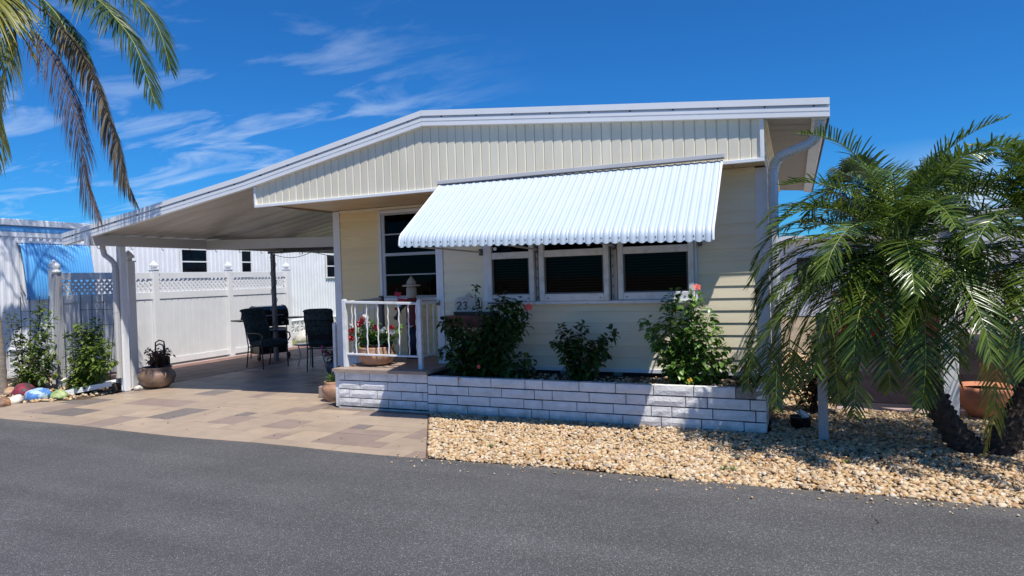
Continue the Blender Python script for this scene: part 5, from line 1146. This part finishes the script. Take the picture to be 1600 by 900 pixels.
def grill():
    c = V(-10.36, 11.0, 0); t = thing('gas_grill', 'black gas grill with a closed hood standing against the fence', 'grill', tuple(c)); t.rotation_euler = (0, 0, math.radians(70))
    x, y = c.x, c.y; hood = MB(); prof = [(-.23, .86), (-.235, .95), (-.20, 1.05), (-.11, 1.115), (.02, 1.13), (.13, 1.10), (.21, 1.02), (.235, .92), (.235, .86)]
    hood.prism([(x-.33, y+a, z) for a, z in prof], (.66, 0, 0)); hood.build('hood', BLACKP, t)
    for s in (-1, 1): MB().prism([(x+s*.335-.008, y+a*1.03, .855+(z-.855)*1.03) for a, z in prof], (.016, 0, 0)).build('hood_end', DARKM, t)
    MB().tube([(x-.2, y-.25, .93), (x-.2, y-.285, .93), (x+.2, y-.285, .93), (x+.2, y-.25, .93)], .012, 8).build('handle', GREYP, t)
    MB().lathe([(.0, 0), (.05, .004), (.05, .010), (0, .014)], (x, y-.2, 1.05), 18, rot=Matrix.Rotation(math.radians(70), 3, 'X')).build('badge', GREYP, t)
    box1('firebox', BLACK, t, x-.33, x+.33, y-.24, y+.24, .70, .852, b=.01); box1('control_panel', BLACKP, t, x-.33, x+.33, y-.27, y-.242, .70, .82)
    for k in (-.18, 0, .18): MB().lathe([(.022, 0), (.022, .025), (.014, .03)], (x+k, y-.27, .76), 12, rot=Matrix.Rotation(math.pi/2, 3, 'X')).build('knob', GREYP, t)
    for s in (-1, 1): box1('side_shelf', BLACK, t, x+s*.36-.0 if s > 0 else x-.72, x+.74 if s > 0 else x-.36, y-.2, y+.2, .83, .86)
    box1('cabinet', BLACK, t, x-.30, x+.30, y-.2, y+.2, .12, .66, b=.01); box1('cabinet_trim', WHITE, t, x-.28, x+.28, y-.215, y-.202, .60, .64)
    for s in (-1, 1):
        for q in (-1, 1): MB().tube([(x+s*.31, y+q*.2, .70), (x+s*.31, y+q*.2, .02)], .014, 6).build('leg', BLACK, t)
        MB().lathe([(.03, -.015), (.065, -.015), (.065, .015), (.03, .015)], (x+s*.33, y-.2, .065), 16, rot=Matrix.Rotation(math.pi/2, 3, 'Y')).build('wheel', BLACK, t)
grill()
gs = thing('garden_stake', 'black and white ornament on a thin rod beyond the patio chairs', 'ornament', (-9.2, 12.6, 0))
MB().tube([(-9.2, 12.6, 0), (-9.2, 12.6, 1.05)], .008, 5).build('rod', BLACK, gs)
for k, (m_, z) in enumerate(((BLACK, 1.06), (WHITE, 1.12), (BLACK, 1.18), (WHITE, 1.24))): MB().lathe([(0, z-.03), (.045, z-.01), (.05, z+.01), (0, z+.03)], (-9.2+.01*k, 12.6, 0), 10).build('ornament_piece', m_, gs)
mp_ = pot('flower_pot', 'dark pot of magenta flowers between the chair and the stair rail', (-7.05, 9.0, 0), [(.12, 0), (.17, .15), (.19, .26), (.17, .27)], DARKM, (.16, .255))
mf = thing('magenta_flowers', 'magenta flowering plant in the dark pot behind the stair rail', 'flowering plant', (-7.05, 9.0, .26)); ms_ = []
for i in range(12): a = i*2.4; b = V(-7.05, 9.0, .26); q = b+V(.22*math.cos(a), .22*math.sin(a), R.uniform(.1, .26)); ms_.append([b, b.lerp(q, .5)+V(0, 0, .03), q])
stemset(mf, ms_, .006); leafcloud('foliage', mf, HIB, ms_, R, .05, 90, .05)
for i in range(8): flower(mf, ms_[i][-1]+V(0, -.03, .03), .035, PETM)
# black bucket with white lid beside planter end
bk = thing('black_bucket', 'black tub with a white rag at the right end of the planter', 'bucket', (.02, 7.15, 0))
MB().lathe([(.085, 0), (.10, .11), (.105, .12), (.095, .12), (.08, .02)], (.02, 7.15, 0), 20).build('tub', BLACK, bk); MB().obox((.04, 7.12, .15), (.11, .09, .06), Matrix.Rotation(.5, 3, 'Y'), .02, jit=.012).build('rag', WHITE, bk)
# ------------------------------------------------------------------ neighbour on the left
nb = thing('neighbour_home', 'white ribbed metal mobile home beyond the vinyl fence', 'house', (-15, 13, 0)); XN = -13.30
def corr(name, parent, y0, y1, z0, z1, x, m, p=.125, d=.022):
    mb = MB(); vs = []; y = y0; k = 0; pr_ = []
    while y < y1: pr_ += [(y, 0), (y+p*.36, 0), (y+p*.5, d), (y+p*.86, d)]; y += p
    pr_.append((y1, 0))
    for (yy_, dx) in pr_:
        yy_ = min(yy_, y1); vs += [(x+dx, yy_, z0), (x+dx, yy_, z1)]
    mb.add(vs, [(2*i, 2*i+2, 2*i+3, 2*i+1) for i in range(len(pr_)-1)]); return mb.build(name, m, parent)
corr('ribbed_wall', nb, 3.2, 24, .52, 2.60, XN, NWHITE)
MB().box(-17.2, XN-.01, 3.21, 23.99, .1, 2.62).build('wall_core', NWHITE, nb)
box1('roof_band', BLUEM, nb, XN+.0, XN+.035, 3.2, 24, 2.70, 2.80); box1('roof_edge', NWHITE, nb, -17.3, XN+.06, 3.1, 24.1, 2.81, 2.93, b=.01); box1('roof_band', NWHITE, nb, XN+.0, XN+.03, 3.2, 24, 2.605, 2.698)
box1('skirt_ledge', NWHITE, nb, XN-.01, XN+.05, 3.2, 24, .50, .53); box1('footing', BRICKW, nb, XN-.05, XN+.04, 3.2, 24, .0, .14)
for i in range(44):   # patterned screen blocks below the wall
    ya = 5.2+i*.39
    mb = MB(); x = XN+.02; s = .195; cy, cz = ya+s, .33
    mb.box(x-.03, x+.02, ya+.01, ya+.03, .145, .50); mb.box(x-.03, x+.02, ya+.36, ya+.38, .145, .50); mb.box(x-.03, x+.02, ya+.03, ya+.36, .145, .162); mb.box(x-.03, x+.02, ya+.03, ya+.36, .48, .498)
    for a in range(0, 180, 45):
        mb.obox((x-.002*(a/45), cy, cz-.008), (.034, .022, .33), Matrix.Rotation(math.radians(a+22), 3, 'X'))
    mb.build('screen_block', BRICKW, nb)
MB().box(XN-.25, XN-.2, 3.2, 24, .1, .5).build('crawl_space', DARKIN, nb)
def nwin(ya, yb_, z0, z1, awn=False):
    f = MB(); x = XN+.03; f.box(x, x+.03, ya-.04, ya, z0-.04, z1+.04); f.box(x, x+.03, yb_, yb_+.04, z0-.04, z1+.04); f.box(x, x+.03, ya, yb_, z0-.04, z0); f.box(x, x+.03, ya, yb_, z1, z1+.04); f.box(x, x+.025, ya, yb_, (z0+z1)/2-.015, (z0+z1)/2+.015)
    F = f.build('window', VINYLW, nb); MB().box(x+.004, x+.008, ya, yb_, z0, z1).build('pane', GLASS2, F); MB().box(x-.004, x+.001, ya, yb_, z0, z1).build('curtain', mat('grey_curtain', (.16, .18, .2), .8, .3, 6), F)
nwin(11.36, 12.08, 1.90, 2.46); nwin(13.2, 13.52, 1.90, 2.47); nwin(16.62, 17.1, 1.76, 2.43)
ba = thing('blue_awning', 'bright blue corrugated metal awning on the neighbouring white home', 'awning', (XN, 8.45, 2))
NB = 26
for i in range(NB):
    ya = 7.80+i*1.32/NB; w_ = 1.32/NB; vs = []; prf = [(0, 2.50), (.05, 2.42), (.13, 2.05), (.17, 1.75), (.18, 1.52), (.15, 1.42)]
    for (dx, z) in prf:
        for s in range(5): h_ = .014*math.sin(math.pi*s/4); vs.append((XN+.05+dx+h_*.8, ya+w_*s/4, z+h_*.5))
    MB().add(vs, [(j*5+s, j*5+s+1, (j+1)*5+s+1, (j+1)*5+s) for j in range(5) for s in range(4)], sm=True).build('awning_slat', BLUEM, ba)
box1('head_rail', NWHITE, ba, XN+.03, XN+.08, 7.76, 9.16, 2.49, 2.53)
for y in (7.795, 9.125): MB().tube([(XN+.06, y, 1.7), (XN+.19, y, 1.5)], .01, 5).build('support_arm', DARKM, ba)
# ------------------------------------------------------------------ neighbour on the right
nr = thing('neighbour_carport_home', 'white neighbouring home and carport beyond the date palms', 'house', (6, 12, 0))
def zr(x): return 1.975+.19*(x-1.25) if x < 4.4 else 2.57+.08*(x-4.4)
for xa, xb in ((1.22, 4.4), (4.402, 9)):
    mb = MB(); mb.add([(xa, 7.85, zr(xa)), (xb, 7.85, zr(xb)), (xb, 17, zr(xb)), (xa, 17, zr(xa)), (xa, 7.85, zr(xa)+.035), (xb, 7.85, zr(xb)+.035), (xb, 17, zr(xb)+.035), (xa, 17, zr(xa)+.035)], [(0, 3, 2, 1), (4, 5, 6, 7), (0, 1, 5, 4), (1, 2, 6, 5), (2, 3, 7, 6), (3, 0, 4, 7)]); mb.build('roof', ROOFW, nr)
    barseg('fascia', GREYP, nr, (xa, 7.88, zr(xa)-.04), (xb, 7.88, zr(xb)-.04), .03, .075)
MB().add([(1.3, 7.9, zr(1.3)-.02), (4.4, 7.9, zr(4.4)-.02), (4.4, 16.9, zr(4.4)-.02), (1.3, 16.9, zr(1.3)-.02)], [(0, 3, 2, 1)]).build('ceiling', GREYR, nr)
corr('ribbed_wall', nr, 7.95, 17, .3, 2.6, 4.5, NWHITE); MB().box(4.54, 9, 7.96, 17, .1, 2.6).build('wall_core', NWHITE, nr)
MB().box(4.50, 9, 7.93, 7.958, .1, 2.5).build('front_wall', NWHITE, nr)
box1('rear_wall', NWHITE, nr, 1.9, 4.5, 18.2, 18.3, 0, 2.5)
for (xa, xb) in ((2.2, 2.9), (3.2, 4.0)): F = box1('window', VINYLW, nr, xa, xb, 18.15, 18.2, 1.2, 2.0); MB().box(xa+.05, xb-.05, 18.14, 18.149, 1.25, 1.95).build('pane', GLASS2, F)
np_ = MB().box(1.36, 1.50, 7.90, 8.02, 0, 1.97, b=.006).build('carport_post', VINYLW, nr); MB().box(1.36, 1.48, 12.5, 12.62, 0, 1.97, b=.006).build('carport_post', VINYLW, nr)
bp = pot('terracotta_bowl', 'wide orange-red terracotta bowl near the white carport post', (1.78, 8.12, 0), [(.13, 0), (.17, .03), (.26, .18), (.29, .30), (.28, .33), (.25, .33), (.23, .28)], TERRAR, (.24, .29))
sp2 = pot('terracotta_pot', 'small terracotta pot set behind the wide bowl', (1.95, 8.55, 0), [(.09, 0), (.13, .45), (.14, .50), (.12, .50)], TERRAR, (.11, .48))
car = thing('red_car', 'red car parked in the neighbouring driveway behind the palms', 'car', (1.6, 15.2, 0))
cp_ = [(-.9, .35), (-.92, .75), (-.86, 1.0), (-.68, 1.12), (.68, 1.12), (.86, 1.0), (.92, .75), (.9, .35)]
cb = MB(); rings = [(13.1, .9, 1.0), (13.25, 1, 1), (17.0, 1, 1), (17.25, .92, .9)]
vs = [(1.6+x*s, y, .35+(z-.35)*h) for (y, s, h) in rings for x, z in cp_]; k = len(cp_)
cb.add(vs, [(j*k+i, j*k+(i+1) % k, (j+1)*k+(i+1) % k, (j+1)*k+i) for j in range(3) for i in range(k)]+[tuple(range(k))[::-1], tuple(3*k+i for i in range(k))]); body = cb.build('body', CARRED, car)
ch = MB(); vs = [(1.6+x, y, z) for (x, y, z) in [(-.74, 13.3, 1.1), (.74, 13.3, 1.1), (.62, 13.7, 1.46), (-.62, 13.7, 1.46), (-.74, 16.4, 1.1), (.74, 16.4, 1.1), (.6, 15.6, 1.46), (-.6, 15.6, 1.46)]]
ch.add(vs, [(0, 1, 2, 3), (4, 7, 6, 5), (3, 2, 6, 7), (1, 5, 6, 2), (0, 3, 7, 4)]); ch.build('cabin', CARRED, car)
MB().add([(1.0, 13.335, 1.15), (2.2, 13.335, 1.15), (2.1, 13.63, 1.41), (1.1, 13.63, 1.41)], [(0, 1, 2, 3)]).build('rear_window', BLACKP, car)
for x in (.78, 2.42):
    for y in (13.9, 16.3): W_ = MB().lathe([(.2, -.1), (.31, -.1), (.32, 0), (.31, .1), (.2, .1)], (x, y, .32), 20, rot=Matrix.Rotation(math.pi/2, 3, 'Y')).build('wheel', BLACK, car)
for x in (.86, 2.34): box1('tail_light', mat('tail_light_red', (.4, .01, .01), .2), car, x-.09, x+.09, 13.07, 13.12, .78, .9)
# far fan palms
def fan_palm(label, c, h, seed, nf=38, L0=1.0):
    g = random.Random(seed); t = thing('fan_palm', label, 'palm tree', c, 'distant fan palms'); C_ = Vector(c)+V(0, 0, h); trunk(t, [Vector(c), Vector(c)+V(.05, 0, h/2), C_], (.2, .15), BARK, 0, g)
    for i in range(nf):
        az = i*2.4; e = math.radians(85-150*i/nf); d = V(math.cos(az)*math.cos(e), math.sin(az)*math.cos(e), math.sin(e)); p = C_+d*L0*.7; vs = []; fs = []; at = []
        u = d.cross(V(0, 0, 1)).normalized() if abs(d.z) < .99 else V(1, 0, 0); v_ = d.cross(u)
        for k in range(18):
            a = math.radians(-115+230*k/17); q = (d*math.cos(a)+u*math.sin(a)).normalized(); w_ = (u*math.cos(a)-d*math.sin(a))*.035; l_ = L0*.75*(1-.25*abs(a)/2); o_ = len(vs)
            vs += [p, p+q*l_*.6+w_, p+q*l_-V(0, 0, .28*L0*g.uniform(.5, 1.2)), p+q*l_*.6-w_]; fs.append((o_, o_+1, o_+2, o_+3)); at.append(g.random())
        me = fastmesh('frond', np.array([tuple(x-Vector(c)) for x in vs]), np.array(fs), np.array(at), FARL); o = bpy.data.objects.new('frond', me); COL.objects.link(o); o.parent = t
def ground_at(u, y): p = aty(u, 450, y); return (p.x, y, 0)
q = aty(1338, 296, 24); fan_palm('distant fan palm showing above the left date palm', (q.x, 24, 0), q.z, 3, L0=.95)
q = aty(1470, 305, 20); fan_palm('distant fan palm rising between the two date palm crowns', (q.x, 20, 0), q.z, 8, L0=.9)
# a far white home closes the view between the houses
fh = thing('far_home', 'white home far behind between the two neighbours', 'house', (1, 24, 0))
box1('wall', NWHITE, fh, -8, 14, 24, 28, 0, 2.5); box1('roof', ROOFW, fh, -8.3, 14.3, 23.6, 28.4, 2.505, 2.65)
for x in (-4, 0, 3, 7): F = box1('window', VINYLW, fh, x, x+1.2, 23.95, 23.999, 1.1, 2.0); MB().box(x+.06, x+1.14, 23.94, 23.949, 1.16, 1.94).build('pane', GLASS2, F)
# fallen leaf litter on the drive
lv = MB()
for i in range(26):
    u = R.uniform(-9.2, -3.2); y = R.uniform(5.2, 6.6); a = R.uniform(0, 6.28); d = V(math.cos(a), math.sin(a), 0)*.018; e = V(-d.y, d.x, 0)*.5; p = V(u, y, .006); lv.add([p-d, p+e, p+d+V(0, 0, .006), p-e], [(0, 1, 2, 3)])
tag(lv.build('leaf_litter', RACHD, kind='stuff'), 'small dry leaves scattered over the beige driveway', 'leaf litter')

lg = MB(); gl_ = random.Random(4)
for i in range(520):
    if i % 2: x, y = gl_.gauss(.9, .75), gl_.gauss(6.2, .45)
    else: x, y = gl_.uniform(-3.9, 2.4), 6.74-abs(gl_.gauss(0, .05))
    if not ing(x, y): continue
    a = gl_.uniform(0, 6.28); l_ = gl_.uniform(.012, .05) if i % 2 else gl_.uniform(.008, .02); d = V(math.cos(a), math.sin(a), gl_.uniform(-.2, .2))*l_; e = V(-d.y, d.x, 0)*(.12 if i % 2 else .6); p = V(x, y, gl_.uniform(.012, .03)); lg.add([p-d, p+e, p+d, p-e+V(0, 0, .004)], [(0, 1, 2, 3)])
tag(lg.build('leaf_litter', mat('brown_dead_leaf', (.09, .055, .03), .9, .4, 20), kind='stuff'), 'dry brown leaf scraps lying on the gravel under the palms', 'leaf litter')
wd_ = MB()
for cx, cy in ((-2.62, 5.55), (-.55, 5.42), (-.48, 5.45), (.35, 5.9)):
    for i in range(14): a = gl_.uniform(0, 6.28); d = V(math.cos(a)*.04, math.sin(a)*.04, gl_.uniform(.02, .06)); q = V(-d.y, d.x, 0).normalized()*.006; p = V(cx, cy, .01); wd_.add([p-q, p+q, p+d], [(0, 1, 2)])
tag(wd_.build('weed', mat('weed_green', (.10, .18, .03), .6, .3, 20, trans=.3), kind='stuff'), 'tiny green weeds sprouting through the gravel', 'weed')
ck = MB(); pt_ = V(.42, 4.72, .016)
for i in range(8):
    q = pt_+V(gl_.uniform(-.035, .02), -.035, 0); wv = V(.0025*gl_.uniform(.4, 1.3), 0, 0); ck.add([pt_-wv, q-wv, q+wv, pt_+wv], [(0, 1, 2, 3)]); pt_ = q
ck.build('road_crack', MORT, bpy.data.objects['road'])
